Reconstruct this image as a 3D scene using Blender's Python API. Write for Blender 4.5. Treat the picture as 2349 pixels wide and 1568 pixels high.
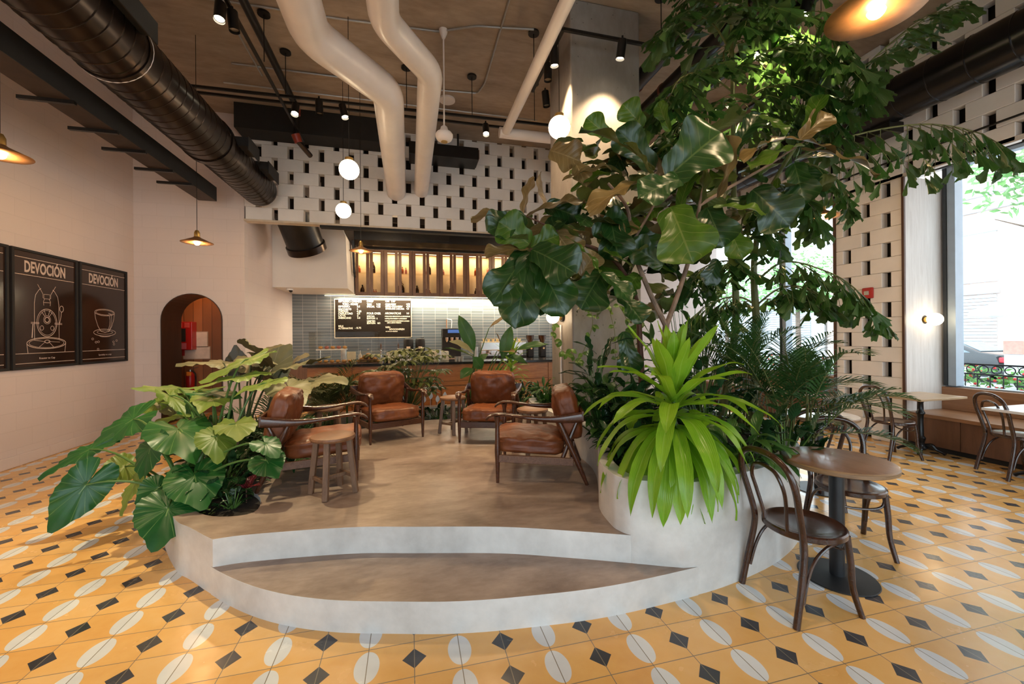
import bpy, math, random
from mathutils import Vector, Matrix, noise
from mathutils.geometry import tessellate_polygon
V = Vector
PI = math.pi
S = bpy.context.scene
for o in list(bpy.data.objects): bpy.data.objects.remove(o)
COL = S.collection

# ---------------------------------------------------------------- camera
CF, CPY, CYAW, CROLL, CH = 931.47, -14.0, 0.2452, -0.0078, 1.56675
cfw = V((math.sin(CYAW), math.cos(CYAW), 0)); crt = V((math.cos(CYAW), -math.sin(CYAW), 0))
cR = crt*math.cos(CROLL) + V((0, 0, 1))*math.sin(CROLL)
cU = -crt*math.sin(CROLL) + V((0, 0, 1))*math.cos(CROLL)
cam = bpy.data.cameras.new('camera'); camo = bpy.data.objects.new('camera', cam); COL.objects.link(camo)
cam.sensor_width = 36; cam.lens = 36*CF/2349; cam.shift_y = CPY/2349; cam.clip_start = .05; cam.clip_end = 300
mm = Matrix((cR, cU, -cfw)).transposed().to_4x4(); mm.translation = V((0, 0, CH)); camo.matrix_world = mm
S.camera = camo
CAMP = V((0, 0, CH))
def ray(px, py): return cfw + cR*((px-1174.5)/CF) + cU*((784+CPY-py)/CF)
def at(px, py, d): return CAMP + ray(px, py)*d            # a pixel seen at distance d, as a point of the room
def atz(px, py, z): r = ray(px, py); return CAMP + r*((z-CH)/r.z)
def aty(px, py, y): r = ray(px, py); return CAMP + r*(y/r.y)
def atx(px, py, x): r = ray(px, py); return CAMP + r*(x/r.x)

# ---------------------------------------------------------------- world, daylight, exposure
S.view_settings.view_transform = 'Standard'; S.view_settings.look = 'None'
S.view_settings.exposure = 0.0; S.view_settings.gamma = 1.0; S.view_settings.use_curve_mapping = False
W = bpy.data.worlds.new('world'); S.world = W; W.use_nodes = True
bg = W.node_tree.nodes['Background']; bg.inputs[0].default_value = (.86, .95, 1, 1); bg.inputs[1].default_value = 5.2
def light(kind, name, loc, energy, color, size=.1, rot=None, **k):
    L = bpy.data.lights.new(name, kind); L.energy = energy; L.color = color
    o = bpy.data.objects.new(name, L); COL.objects.link(o); o.location = loc
    if kind == 'AREA':
        L.shape = 'RECTANGLE'; L.size = size; L.size_y = k.get('size_y', size)
    elif kind == 'SPOT':
        L.spot_size = k.get('angle', .8); L.spot_blend = k.get('blend', .5); L.shadow_soft_size = size
    else: L.shadow_soft_size = size
    if rot is not None: o.rotation_euler = rot
    if 'to' in k: o.rotation_euler = (V(k['to'])-V(loc)).to_track_quat('-Z', 'Y').to_euler()
    return o
WX = 7.45                                                 # plane of the street windows
def portal(name, loc, w, h, to):
    o = light('AREA', name, loc, 1, (1, 1, 1), w, size_y=h, to=to); o.data.cycles.is_portal = True; return o
portal('portal_street', (WX+.12, 2.0, 2.4), 4.4, 3.2, (0, 2.0, 2.4))
portal('portal_street_far', (WX+.12, 7.1, 2.4), 3.9, 3.2, (0, 7.1, 2.4))
portal('portal_entrance', (1.2, -3.62, 1.8), 10.4, 3.0, (1.2, 0, 1.8))
WARM = (1, .62, .30); WARM2 = (1, .72, .42)

# ---------------------------------------------------------------- materials
def nm(name):
    m = bpy.data.materials.new(name); m.use_nodes = True; nt = m.node_tree
    return m, nt, nt.nodes['Principled BSDF']
def nd(nt, t, **k):
    n = nt.nodes.new(t)
    for a, b in k.items():
        if a[0] == 'i' and a[1:].isdigit(): n.inputs[int(a[1:])].default_value = b
        else: setattr(n, a, b)
    return n
def lk(nt, a, b): nt.links.new(a, b)
def c4(c): return (c[0], c[1], c[2], 1)
def mth(nt, op, a, b=None, c=None):
    n = nt.nodes.new('ShaderNodeMath'); n.operation = op
    for i, q in enumerate((a, b, c)):
        if q is None: continue
        if isinstance(q, (int, float)): n.inputs[i].default_value = q
        else: nt.links.new(q, n.inputs[i])
    return n.outputs[0]
def mixc(nt, f, a, b, typ='MIX'):
    n = nt.nodes.new('ShaderNodeMix'); n.data_type = 'RGBA'; n.blend_type = typ
    for s, q in ((0, f), (6, a), (7, b)):
        if isinstance(q, (int, float)): n.inputs[s].default_value = q
        elif isinstance(q, tuple): n.inputs[s].default_value = c4(q)
        else: nt.links.new(q, n.inputs[s])
    return n.outputs[2]
def coords(nt, kind='Object', scale=None, rot=None):
    tc = nt.nodes.new('ShaderNodeTexCoord'); o = tc.outputs[kind]
    if scale or rot:
        mp = nt.nodes.new('ShaderNodeMapping')
        if scale: mp.inputs[3].default_value = scale
        if rot: mp.inputs[2].default_value = rot
        lk(nt, o, mp.inputs[0]); o = mp.outputs[0]
    return o
def noisef(nt, co, scale, detail=4, rough=.55, dist=0):
    n = nd(nt, 'ShaderNodeTexNoise'); n.inputs['Scale'].default_value = scale; n.inputs['Detail'].default_value = detail
    n.inputs['Roughness'].default_value = rough; n.inputs['Distortion'].default_value = dist
    if co is not None: lk(nt, co, n.inputs['Vector'])
    return n.outputs['Fac']
def ramp(nt, f, stops):
    r = nt.nodes.new('ShaderNodeValToRGB'); e = r.color_ramp.elements
    while len(e) < len(stops): e.new(.5)
    for i, (p, c) in enumerate(stops):
        e[i].position = p; e[i].color = c4(c) if isinstance(c, tuple) else (c, c, c, 1)
    lk(nt, f, r.inputs[0]); return r.outputs[0]
def bump(nt, b, h, strength=.3, dist=.01):
    n = nt.nodes.new('ShaderNodeBump'); n.inputs['Strength'].default_value = strength; n.inputs['Distance'].default_value = dist
    lk(nt, h, n.inputs['Height']); lk(nt, n.outputs[0], b.inputs['Normal'])
def plain(name, col, rough=.5, metal=0, var=.12, ns=8, bmp=0, scale=None, spec=.5, coat=0):
    m, nt, b = nm(name); co = coords(nt, 'Object', scale)
    f = noisef(nt, co, ns)
    dk = tuple(max(0, c*(1-var)) for c in col); lt = tuple(min(1, c*(1+var)) for c in col)
    lk(nt, ramp(nt, f, [(.3, dk), (.7, lt)]), b.inputs['Base Color'])
    b.inputs['Roughness'].default_value = rough; b.inputs['Metallic'].default_value = metal
    b.inputs['Specular IOR Level'].default_value = spec; b.inputs['Coat Weight'].default_value = coat; b.inputs['Coat Roughness'].default_value = .15
    if bmp: bump(nt, b, noisef(nt, co, ns*6, 6), bmp, .004)
    return m
def wood(name, a, b_, rough=.4, scale=(1, 1, 8), ns=3, coat=0, bmp=.15, spec=.5):
    m, nt, b = nm(name); co = coords(nt, 'Object', scale)
    f = noisef(nt, co, ns, 6, .6, 1.5); g = noisef(nt, co, ns*7, 4, .7)
    f2 = mth(nt, 'ADD', mth(nt, 'MULTIPLY', f, .7), mth(nt, 'MULTIPLY', g, .3))
    lk(nt, ramp(nt, f2, [(.3, a), (.68, b_)]), b.inputs['Base Color'])
    b.inputs['Roughness'].default_value = rough; b.inputs['Coat Weight'].default_value = coat; b.inputs['Coat Roughness'].default_value = .12
    b.inputs['Specular IOR Level'].default_value = spec
    if bmp: bump(nt, b, g, bmp, .002)
    return m
def emit(name, col, st):
    m, nt, b = nm(name); b.inputs['Base Color'].default_value = c4(col); b.inputs['Emission Color'].default_value = c4(col)
    b.inputs['Emission Strength'].default_value = st; return m
def glassm(name, tint=(.92, .97, .96), refl=.12, rough=.0):
    m, nt, b = nm(name); nt.nodes.remove(b); out = nt.nodes['Material Output']
    tr = nd(nt, 'ShaderNodeBsdfTransparent'); tr.inputs[0].default_value = c4(tint)
    gl = nd(nt, 'ShaderNodeBsdfGlossy'); gl.inputs['Roughness'].default_value = rough
    lw = nd(nt, 'ShaderNodeLayerWeight'); lw.inputs[0].default_value = .25
    f = mth(nt, 'MULTIPLY', lw.outputs['Fresnel'], refl*4); f = mth(nt, 'MINIMUM', f, .6)
    mx = nd(nt, 'ShaderNodeMixShader'); lk(nt, f, mx.inputs[0]); lk(nt, tr.outputs[0], mx.inputs[1]); lk(nt, gl.outputs[0], mx.inputs[2])
    lk(nt, mx.outputs[0], out.inputs[0]); return m
def bricks(name, col, mortar, w, h, plane='xz', rough=.55, ms=.004, bmp=.5, var=.04, off=.5, dirt=None):
    m, nt, b = nm(name); tc = coords(nt)
    sp = nd(nt, 'ShaderNodeSeparateXYZ'); lk(nt, tc, sp.inputs[0]); cb = nd(nt, 'ShaderNodeCombineXYZ')
    i = {'x': 0, 'y': 1, 'z': 2}
    lk(nt, sp.outputs[i[plane[0]]], cb.inputs[0]); lk(nt, sp.outputs[i[plane[1]]], cb.inputs[1])
    br = nd(nt, 'ShaderNodeTexBrick'); br.offset = off; br.offset_frequency = 2
    lk(nt, cb.outputs[0], br.inputs['Vector']); br.inputs['Scale'].default_value = 1
    br.inputs['Brick Width'].default_value = w; br.inputs['Row Height'].default_value = h
    br.inputs['Mortar Size'].default_value = ms; br.inputs['Mortar Smooth'].default_value = .3
    br.inputs['Color1'].default_value = c4(tuple(c*(1-var) for c in col)); br.inputs['Color2'].default_value = c4(tuple(min(1, c*(1+var)) for c in col))
    br.inputs['Mortar'].default_value = c4(mortar)
    f = noisef(nt, tc, 1.3, 5)
    c = mixc(nt, ramp(nt, f, [(.35, 0.0), (.75, .35 if dirt else 0.0)]), br.outputs['Color'], dirt or col)
    lk(nt, c, b.inputs['Base Color']); b.inputs['Roughness'].default_value = rough
    inv = mth(nt, 'SUBTRACT', 1, br.outputs['Fac'])
    hh = mth(nt, 'ADD', inv, mth(nt, 'MULTIPLY', noisef(nt, tc, 60, 3), .12))
    bump(nt, b, hh, bmp, .004); return m

def floor_mat():
    m, nt, b = nm('encaustic_tiles'); T = .22
    sp = nd(nt, 'ShaderNodeSeparateXYZ'); lk(nt, coords(nt), sp.inputs[0])
    u = mth(nt, 'SUBTRACT', mth(nt, 'MULTIPLY', sp.outputs[0], 1/T), .0329)
    v = mth(nt, 'SUBTRACT', mth(nt, 'MULTIPLY', sp.outputs[1], 1/T), 8.7686)
    vf = mth(nt, 'SUBTRACT', mth(nt, 'FRACT', v), .5)                        # -.5 .. .5, centre of the tile row
    ue = mth(nt, 'ABSOLUTE', mth(nt, 'SUBTRACT', mth(nt, 'MULTIPLY', mth(nt, 'FRACT', mth(nt, 'MULTIPLY', u, .5)), 2), 1))   # distance to odd lines
    ud = mth(nt, 'SUBTRACT', 1, ue)                                          # distance to even lines
    e = mth(nt, 'ADD', mth(nt, 'POWER', mth(nt, 'DIVIDE', ue, .262), 2), mth(nt, 'POWER', mth(nt, 'DIVIDE', mth(nt, 'ABSOLUTE', vf), .435), 2))
    fe = mth(nt, 'LESS_THAN', e, 1)
    d = mth(nt, 'ADD', mth(nt, 'DIVIDE', ud, .262), mth(nt, 'DIVIDE', mth(nt, 'ABSOLUTE', vf), .285))
    fd = mth(nt, 'LESS_THAN', d, 1)
    co = coords(nt); f1 = noisef(nt, co, 2.2, 5); f2 = noisef(nt, co, 14, 5)
    # each tile its own tone
    cell = nd(nt, 'ShaderNodeCombineXYZ'); lk(nt, mth(nt, 'FLOOR', u), cell.inputs[0]); lk(nt, mth(nt, 'FLOOR', v), cell.inputs[1])
    wn = nd(nt, 'ShaderNodeTexWhiteNoise'); lk(nt, cell.outputs[0], wn.inputs['Vector'])
    ton = mth(nt, 'ADD', mth(nt, 'ADD', mth(nt, 'MULTIPLY', wn.outputs['Value'], .35), mth(nt, 'MULTIPLY', f1, .5)), mth(nt, 'MULTIPLY', f2, .3))
    yel = ramp(nt, ton, [(.25, (.66, .34, .095)), (.55, (.74, .43, .145)), (.85, (.78, .50, .22))])
    whi = ramp(nt, ton, [(.3, (.58, .61, .65)), (.8, (.72, .75, .78))])
    blk = ramp(nt, ton, [(.3, (.030, .032, .040)), (.8, (.060, .062, .075))])
    c = mixc(nt, fe, yel, whi); c = mixc(nt, fd, c, blk)
    ga = mth(nt, 'MINIMUM', ue, ud); gb = mth(nt, 'SUBTRACT', .5, mth(nt, 'ABSOLUTE', vf))
    g = mth(nt, 'LESS_THAN', mth(nt, 'MINIMUM', ga, gb), .009)
    c = mixc(nt, g, c, (.20, .17, .13))
    lk(nt, c, b.inputs['Base Color'])
    lk(nt, ramp(nt, noisef(nt, co, 5, 4), [(.3, .15), (.7, .30)]), b.inputs['Roughness'])
    bump(nt, b, mth(nt, 'ADD', mth(nt, 'SUBTRACT', 1, g), mth(nt, 'MULTIPLY', f1, .25)), .12, .003)
    return m
def concrete(name, a, b_, rough=.6, sc=1.5, bmp=.2, spots=True, st=None):
    m, nt, b = nm(name); co = coords(nt, 'Object', st)
    f = noisef(nt, co, sc, 7, .62, .4); g = noisef(nt, co, sc*9, 6, .6)
    c = ramp(nt, mth(nt, 'ADD', mth(nt, 'MULTIPLY', f, .75), mth(nt, 'MULTIPLY', g, .25)), [(.33, a), (.66, b_)])
    if spots:
        v = nd(nt, 'ShaderNodeTexVoronoi'); v.inputs['Scale'].default_value = sc*7; lk(nt, coords(nt), v.inputs['Vector'])
        s = mth(nt, 'LESS_THAN', v.outputs['Distance'], .07)
        c = mixc(nt, mth(nt, 'MULTIPLY', s, .6), c, tuple(x*.25 for x in a))
    lk(nt, c, b.inputs['Base Color']); b.inputs['Roughness'].default_value = rough
    bump(nt, b, g, bmp, .005); return m
def leafm(name, a, b_, vein, kind='pin', n=9, rough=.38, trans=.35, vs=.5, back=None):
    """a,b_: two tones of the blade, vein: vein colour; uv: x = -1..1 across, y = 0..1 along (or angle/radius for heart leaves)"""
    m, nt, b = nm(name); out = nt.nodes['Material Output']
    uv = nd(nt, 'ShaderNodeUVMap'); sp = nd(nt, 'ShaderNodeSeparateXYZ'); lk(nt, uv.outputs[0], sp.inputs[0])
    u = mth(nt, 'ABSOLUTE', sp.outputs[0]); v = sp.outputs[1]
    if kind == 'heart':                                   # u = angle 0..1, v = radius
        t = mth(nt, 'ABSOLUTE', mth(nt, 'SUBTRACT', mth(nt, 'FRACT', mth(nt, 'MULTIPLY', u, n)), .5))
        w = mth(nt, 'SUBTRACT', 1, mth(nt, 'DIVIDE', mth(nt, 'SUBTRACT', .5, t), .05)); w = mth(nt, 'MAXIMUM', w, 0)
        h = mth(nt, 'MULTIPLY', t, .8)
        mid = mth(nt, 'LESS_THAN', u, mth(nt, 'DIVIDE', .0035, mth(nt, 'ADD', v, .02)))
    elif kind == 'par':                                   # parallel veins, no side veins
        t = mth(nt, 'ABSOLUTE', mth(nt, 'SUBTRACT', mth(nt, 'FRACT', mth(nt, 'MULTIPLY', u, n)), .5))
        w = mth(nt, 'MULTIPLY', mth(nt, 'LESS_THAN', t, .15), .35); h = mth(nt, 'MULTIPLY', t, -1)
        mid = mth(nt, 'LESS_THAN', u, .06)
    else:
        t = mth(nt, 'ABSOLUTE', mth(nt, 'SUBTRACT', mth(nt, 'FRACT', mth(nt, 'SUBTRACT', mth(nt, 'ADD', mth(nt, 'MULTIPLY', v, n), mth(nt, 'MULTIPLY', noisef(nt, coords(nt), 7, 2), .5)), mth(nt, 'MULTIPLY', u, n*.28))), .5))
        w = mth(nt, 'MAXIMUM', mth(nt, 'SUBTRACT', 1, mth(nt, 'DIVIDE', mth(nt, 'SUBTRACT', .5, t), .07)), 0)
        h = mth(nt, 'MULTIPLY', t, -1.6)
        mid = mth(nt, 'LESS_THAN', u, mth(nt, 'SUBTRACT', .06, mth(nt, 'MULTIPLY', v, .04)))
    f = noisef(nt, coords(nt), 6, 4); oi = nd(nt, 'ShaderNodeObjectInfo')
    f = mth(nt, 'ADD', mth(nt, 'MULTIPLY', f, .8), mth(nt, 'MULTIPLY', oi.outputs['Random'], .25))
    c = ramp(nt, f, [(.3, a), (.75, b_)])
    c = mixc(nt, mth(nt, 'MULTIPLY', mth(nt, 'MAXIMUM', w, mid), vs), c, vein)
    if back:
        ge = nd(nt, 'ShaderNodeNewGeometry'); c = mixc(nt, ge.outputs['Backfacing'], c, back)
    lk(nt, c, b.inputs['Base Color']); b.inputs['Roughness'].default_value = rough
    bump(nt, b, h, .45, .004)
    tr = nd(nt, 'ShaderNodeBsdfTranslucent'); lk(nt, mixc(nt, .6, c, (.45, .75, .05), 'MULTIPLY') if False else c, tr.inputs[0])
    mx = nd(nt, 'ShaderNodeMixShader'); mx.inputs[0].default_value = trans
    lk(nt, b.outputs[0], mx.inputs[1]); lk(nt, tr.outputs[0], mx.inputs[2]); lk(nt, mx.outputs[0], out.inputs[0])
    return m

# ---------------------------------------------------------------- mesh building
class MB:
    def __init__(s): s.v = []; s.f = []; s.uv = {}; s.mi = []; s.cur = 0
    def _f(s, f): s.f.append(f); s.mi.append(s.cur)
    def add(s, vs, fs, uv=None):
        n = len(s.v); s.v += [V(q) for q in vs]
        if uv:
            for i, q in enumerate(uv): s.uv[n+i] = q
        for f in fs: s._f([n+i for i in f])
        return s
    def box(s, x0, x1, y0, y1, z0, z1, M=None):
        vs = [V((x, y, z)) for z in (z0, z1) for y in (y0, y1) for x in (x0, x1)]
        if M: vs = [M @ q for q in vs]
        return s.add(vs, [(0, 2, 3, 1), (4, 5, 7, 6), (0, 1, 5, 4), (2, 6, 7, 3), (0, 4, 6, 2), (1, 3, 7, 5)])
    def bar(s, p, q, w, h, up=(0, 0, 1), w2=None, h2=None):
        p, q = V(p), V(q); d = (q-p).normalized(); x = d.cross(V(up))
        if x.length < 1e-4: x = d.cross(V((0, 1, 0)))
        x.normalize(); y = x.cross(d); w2 = w2 or w; h2 = h2 or h
        vs = [c + x*a*ww/2 + y*b*hh/2 for c, ww, hh in ((p, w, h), (q, w2, h2)) for a, b in ((-1, -1), (1, -1), (1, 1), (-1, 1))]
        return s.add(vs, [(3, 2, 1, 0), (4, 5, 6, 7), (0, 1, 5, 4), (1, 2, 6, 5), (2, 3, 7, 6), (3, 0, 4, 7)])
    def tube(s, pts, r, n=8, cap=True, closed=False, sq=None, up=(0, 0, 1)):
        pts = [V(p) for p in pts]; m = len(pts); rr = r if isinstance(r, (list, tuple)) else [r]*m
        rings = []; prev = None
        for i, p in enumerate(pts):
            if closed: d = pts[(i+1) % m]-pts[i-1]
            else: d = pts[min(i+1, m-1)]-pts[max(i-1, 0)]
            d.normalize()
            if prev is None:
                x = d.cross(V(up))
                if x.length < 1e-3: x = d.cross(V((0, 1, 0)))
            else: x = prev - d*prev.dot(d)
            if sq: 
                x = d.cross(V(up))
                if x.length < 1e-3: x = prev or V((1, 0, 0))
            x.normalize(); prev = x; y = x.cross(d)
            k = sq[i] if isinstance(sq, list) else (sq or 1)
            rings.append([p + x*math.cos(a)*rr[i] + y*math.sin(a)*rr[i]*k for a in [2*PI*j/n for j in range(n)]])
        vs = [q for g in rings for q in g]; fs = []
        for i in range(m if closed else m-1):
            a = i*n; b = ((i+1) % m)*n
            for j in range(n): fs.append((a+j, a+(j+1) % n, b+(j+1) % n, b+j))
        if cap and not closed:
            fs.append(tuple(range(n))[::-1]); fs.append(tuple((m-1)*n+j for j in range(n)))
        return s.add(vs, fs)
    def cyl(s, p, q, r, r2=None, n=16): return s.tube([p, q], [r, r if r2 is None else r2], n)
    def lathe(s, prof, c=(0, 0, 0), n=24, M=None):
        c = V(c); vs = []; fs = []
        for r, z in prof:
            for j in range(n):
                a = 2*PI*j/n; q = V((r*math.cos(a), r*math.sin(a), z))
                vs.append(c + (M @ q if M else q))
        for i in range(len(prof)-1):
            for j in range(n): fs.append((i*n+j, i*n+(j+1) % n, (i+1)*n+(j+1) % n, (i+1)*n+j))
        if prof[0][0] > 1e-4: fs.append(tuple(range(n))[::-1])
        if prof[-1][0] > 1e-4: fs.append(tuple((len(prof)-1)*n+j for j in range(n)))
        return s.add(vs, fs)
    def sphere(s, c, r, n=20, m=12, sc=(1, 1, 1)):
        pr = [(max(1e-5, math.sin(PI*i/m)), -math.cos(PI*i/m)) for i in range(m+1)]
        M = Matrix.Diagonal((r*sc[0], r*sc[1], r*sc[2])); return s.lathe(pr, c, n, M)
    def prism(s, out, z0, z1, holes=(), top=True, bottom=True):
        loops = [[V((p[0], p[1], 0)) for p in l] for l in [out]+list(holes)]
        tris = tessellate_polygon(loops); flat = [p for l in loops for p in l]; n = len(flat)
        vs = [V((p.x, p.y, z1)) for p in flat] + [V((p.x, p.y, z0)) for p in flat]; fs = []
        for t in tris:
            a, b, c = [flat[i] for i in t]
            if (b-a).cross(c-a).z < 0: t = t[::-1]
            if top: fs.append(tuple(t))
            if bottom: fs.append(tuple(i+n for i in t[::-1]))
        k = 0
        for l in loops:
            m = len(l); area = sum(l[i].x*l[(i+1) % m].y-l[(i+1) % m].x*l[i].y for i in range(m))
            outer = (k == 0); 
            for i in range(m):
                a, b = k+i, k+(i+1) % m
                q = (a, b, b+n, a+n)
                if (area > 0) == outer: q = q[::-1]
                fs.append(q)
            k += m
        return s.add(vs, fs)
    def plate(s, pts, th, nrm):                         # flat polygon with thickness
        nrm = V(nrm).normalized()*th; n = len(pts); pts = [V(p) for p in pts]
        return s.add(pts+[p-nrm for p in pts], [tuple(range(n)), tuple(range(2*n-1, n-1, -1))]+[(i, i+n, (i+1) % n+n, (i+1) % n) for i in range(n)])
    def grid(s, P, nu, nv, uv=None):                    # P(i,j) rows of points
        n = len(s.v); vs = [V(P(i, j)) for i in range(nu) for j in range(nv)]
        return s.add(vs, [(i*nv+j, i*nv+j+1, (i+1)*nv+j+1, (i+1)*nv+j) for i in range(nu-1) for j in range(nv-1)],
                     [uv(i, j) for i in range(nu) for j in range(nv)] if uv else None)
    def build(s, name, mats, parent=None, smooth=True, bevel=0, origin=None, ang=.6, seg=2, solid=0):
        if not isinstance(mats, (list, tuple)): mats = [mats]
        off = V((0, 0, 0))
        if parent is None and origin is None and s.v:
            xs = [q.x for q in s.v]; ys = [q.y for q in s.v]
            off = V(((min(xs)+max(xs))/2, (min(ys)+max(ys))/2, min(q.z for q in s.v)))
        elif origin is not None: off = V(origin)
        me = bpy.data.meshes.new(name); me.from_pydata([tuple(q-off) for q in s.v], [], s.f)
        for m in mats: me.materials.append(m)
        if len(mats) > 1: me.polygons.foreach_set('material_index', s.mi)
        if s.uv:
            l = me.uv_layers.new(name='UVMap')
            data = [0.0]*(2*len(me.loops)); 
            for i, lo in enumerate(me.loops):
                q = s.uv.get(lo.vertex_index, (0, 0)); data[2*i] = q[0]; data[2*i+1] = q[1]
            l.data.foreach_set('uv', data)
        if smooth:
            me.polygons.foreach_set('use_smooth', [True]*len(me.polygons))
            if ang < 3: me.set_sharp_from_angle(angle=ang)
        me.update(); o = bpy.data.objects.new(name, me); COL.objects.link(o)
        if parent: o.parent = parent
        else: o.location = off
        if bevel:
            b = o.modifiers.new('bevel', 'BEVEL'); b.width = bevel; b.segments = seg; b.limit_method = 'ANGLE'; b.angle_limit = .7
        if solid:
            b = o.modifiers.new('solid', 'SOLIDIFY'); b.thickness = solid
        return o
def tag(o, label, cat=None, group=None, kind=None):
    if label: o['label'] = label
    if cat: o['category'] = cat
    if group: o['group'] = group
    if kind: o['kind'] = kind
    return o
def thing(name, label, cat, loc=(0, 0, 0), rz=0, group=None):
    o = bpy.data.objects.new(name, None); COL.objects.link(o); o.empty_display_size = .1
    o.location = loc; o.rotation_euler = (0, 0, rz); return tag(o, label, cat, group)
def kids(o): return [c for c in bpy.data.objects if c.parent == o]
def copy_tree(o, parent=None, loc=None, rz=None, label=None, group=None):
    c = o.copy(); COL.objects.link(c)
    if parent: c.parent = parent
    for k in o_children[o.name] if o.name in o_children else kids(o): copy_tree(k, c)
    if loc is not None: c.location = loc
    if rz is not None: c.rotation_euler = (0, 0, rz)
    if label: c['label'] = label
    if group: c['group'] = group
    return c
o_children = {}
def st(o, kind='structure'): o['kind'] = kind; return o
def spline(pts, k=6, closed=False):
    pts = [V(p) for p in pts]; n = len(pts); out = []
    for i in range(n if closed else n-1):
        if closed: a, b, c, d = pts[i-1], pts[i], pts[(i+1) % n], pts[(i+2) % n]
        else: a, b, c, d = pts[max(i-1, 0)], pts[i], pts[i+1], pts[min(i+2, n-1)]
        for j in range(k):
            t = j/k; out.append(.5*((2*b)+(c-a)*t+(2*a-5*b+4*c-d)*t*t+(3*b-a-3*c+d)*t**3))
    if not closed: out.append(pts[-1])
    return out
def text(name, body, mat, parent, size, loc, rot, sx=1, bold=0, spacing=1, depth=.001, align='LEFT', label=None, width=None):
    c = bpy.data.curves.new(name, 'FONT'); c.body = body; c.size = size; c.offset = bold; c.extrude = depth; c.space_character = spacing
    c.align_x = align; c.resolution_u = 3
    o = bpy.data.objects.new(name, c); COL.objects.link(o)
    bpy.context.view_layer.update()
    me = bpy.data.meshes.new_from_object(o.evaluated_get(bpy.context.evaluated_depsgraph_get()))
    bpy.data.objects.remove(o); me.materials.clear(); me.materials.append(mat)
    o = bpy.data.objects.new(name, me); COL.objects.link(o); o.parent = parent; o.location = loc; o.rotation_euler = rot; xs = [q.co.x for q in me.vertices]
    if width and xs: sx = width/max(1e-4, max(xs)-min(xs))
    o.scale = (sx, 1, 1)
    if label: o['label'] = label
    return o
# ================================================================= MATERIALS
m_floor = floor_mat()
m_bl_yz = bricks('painted_block_left', (.71, .60, .555), (.655, .55, .505), .44, .222, 'yz', bmp=.28, var=.015)
m_bl_xz = bricks('painted_block_back', (.71, .61, .57), (.655, .56, .52), .44, .222, 'xz', bmp=.28, var=.015)
m_white = plain('white_paint', (.78, .74, .70), .5, var=.03, ns=2)
m_block = plain('screen_block_paint', (.80, .76, .73), .5, var=.05, ns=3, bmp=.2)
m_tile = bricks('slate_backsplash_tile', (.12, .145, .16), (.45, .43, .39), .345, .082, 'xz', rough=.28, ms=.004, bmp=.3, var=.18, off=0)
m_ceil = concrete('ceiling_concrete', (.22, .155, .11), (.48, .365, .27), .8, .55, .1, False, (1, 3, 1))
m_colc = concrete('column_concrete', (.19, .16, .14), (.36, .315, .28), .55, 1.2, .25, True, (1, 1, .45))
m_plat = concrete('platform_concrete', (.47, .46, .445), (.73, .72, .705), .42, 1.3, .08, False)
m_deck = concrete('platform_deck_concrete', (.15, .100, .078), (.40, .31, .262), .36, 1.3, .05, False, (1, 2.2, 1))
m_black = plain('black_metal', (.012, .011, .011), .38, .3, .2)
m_blackm = plain('matt_black', (.010, .009, .009), .7, 0, .2)
m_duct = plain('dark_duct_metal', (.032, .021, .016), .28, .75, .35, 3)
m_pipe = plain('white_insulation', (.80, .71, .655), .3, 0, .05, 3, bmp=.04)
m_soil = plain('dark_soil', (.012, .008, .006), .9, 0, .6, 25, bmp=1)
m_trimd = wood('dark_stained_trim', (.05, .022, .012), (.11, .05, .028), .4, (6, 6, .5))
m_panel = wood('limed_wood_panel', (.50, .44, .40), (.66, .61, .57), .5, (8, 8, .5), 2)
m_bench = wood('bench_wood', (.20, .095, .045), (.35, .18, .088), .35, (9, .6, 9), 2)
m_bench2 = wood('bench_front_wood', (.10, .042, .022), (.17, .075, .038), .4, (5, 5, .6), 2)
m_frame = plain('window_frame_blue_grey', (.30, .36, .42), .35, .4, .05)
m_dframe = plain('window_frame_dark', (.03, .035, .04), .4, .3, .1)
m_glass = glassm('window_glass', (.94, .98, 1), .05)
m_plank = wood('brown_plank_wall', (.10, .032, .010), (.34, .13, .045), .5, (9, 9, .7), 2)
CZ = 5.75
def wall_xz(mb, out, holes, y0, y1):
    t = MB().prism(out, y0, y1, holes); n = len(mb.v); mb.v += [V((q.x, q.z, q.y)) for q in t.v]
    for f in t.f: mb._f([n+i for i in f[::-1]])
    return mb
def wall_yz(mb, out, holes, x0, x1):
    t = MB().prism(out, x0, x1, holes); n = len(mb.v); mb.v += [V((q.z, q.x, q.y)) for q in t.v]
    for f in t.f: mb._f([n+i for i in f])
    return mb
# ================================================================= SETTING
st(MB().box(-5.2, WX+.15, -3.7, 12.0, -.12, 0).build('floor', m_floor, origin=(0, 0, 0), smooth=False))
st(MB().box(-5.2, WX+.15, -3.7, 12.0, CZ, CZ+.2).build('ceiling', m_ceil, smooth=False))
w = MB().box(-4.95, -4.75, -3.6, 8.85, 0, CZ); st(w.build('wall_left', m_bl_yz, origin=(0, 0, 0), smooth=False))
w = MB().box(-4.75, -4.72, -3.6, 8.6, 0, .14); st(w.build('baseboard_left', m_bl_yz, origin=(0, 0, 0), smooth=False, bevel=.008))
AX, AR, AZ = -3.86, .485, 1.90
arch = [(AX-AR, 0), (AX-AR, AZ)] + [(AX-AR*math.cos(a), AZ+AR*math.sin(a)) for a in [PI*i/20 for i in range(1, 20)]] + [(AX+AR, AZ), (AX+AR, 0)]
out = [(-4.75, 0)] + arch + [(-3.01, 0), (-3.01, CZ), (-4.75, CZ)]
w = wall_xz(MB(), out, [], 8.61, 8.80); st(w.build('wall_back', m_bl_xz, origin=(0, 0, 0), smooth=False))
w = MB()                                                     # arch lining
ar = arch
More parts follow.
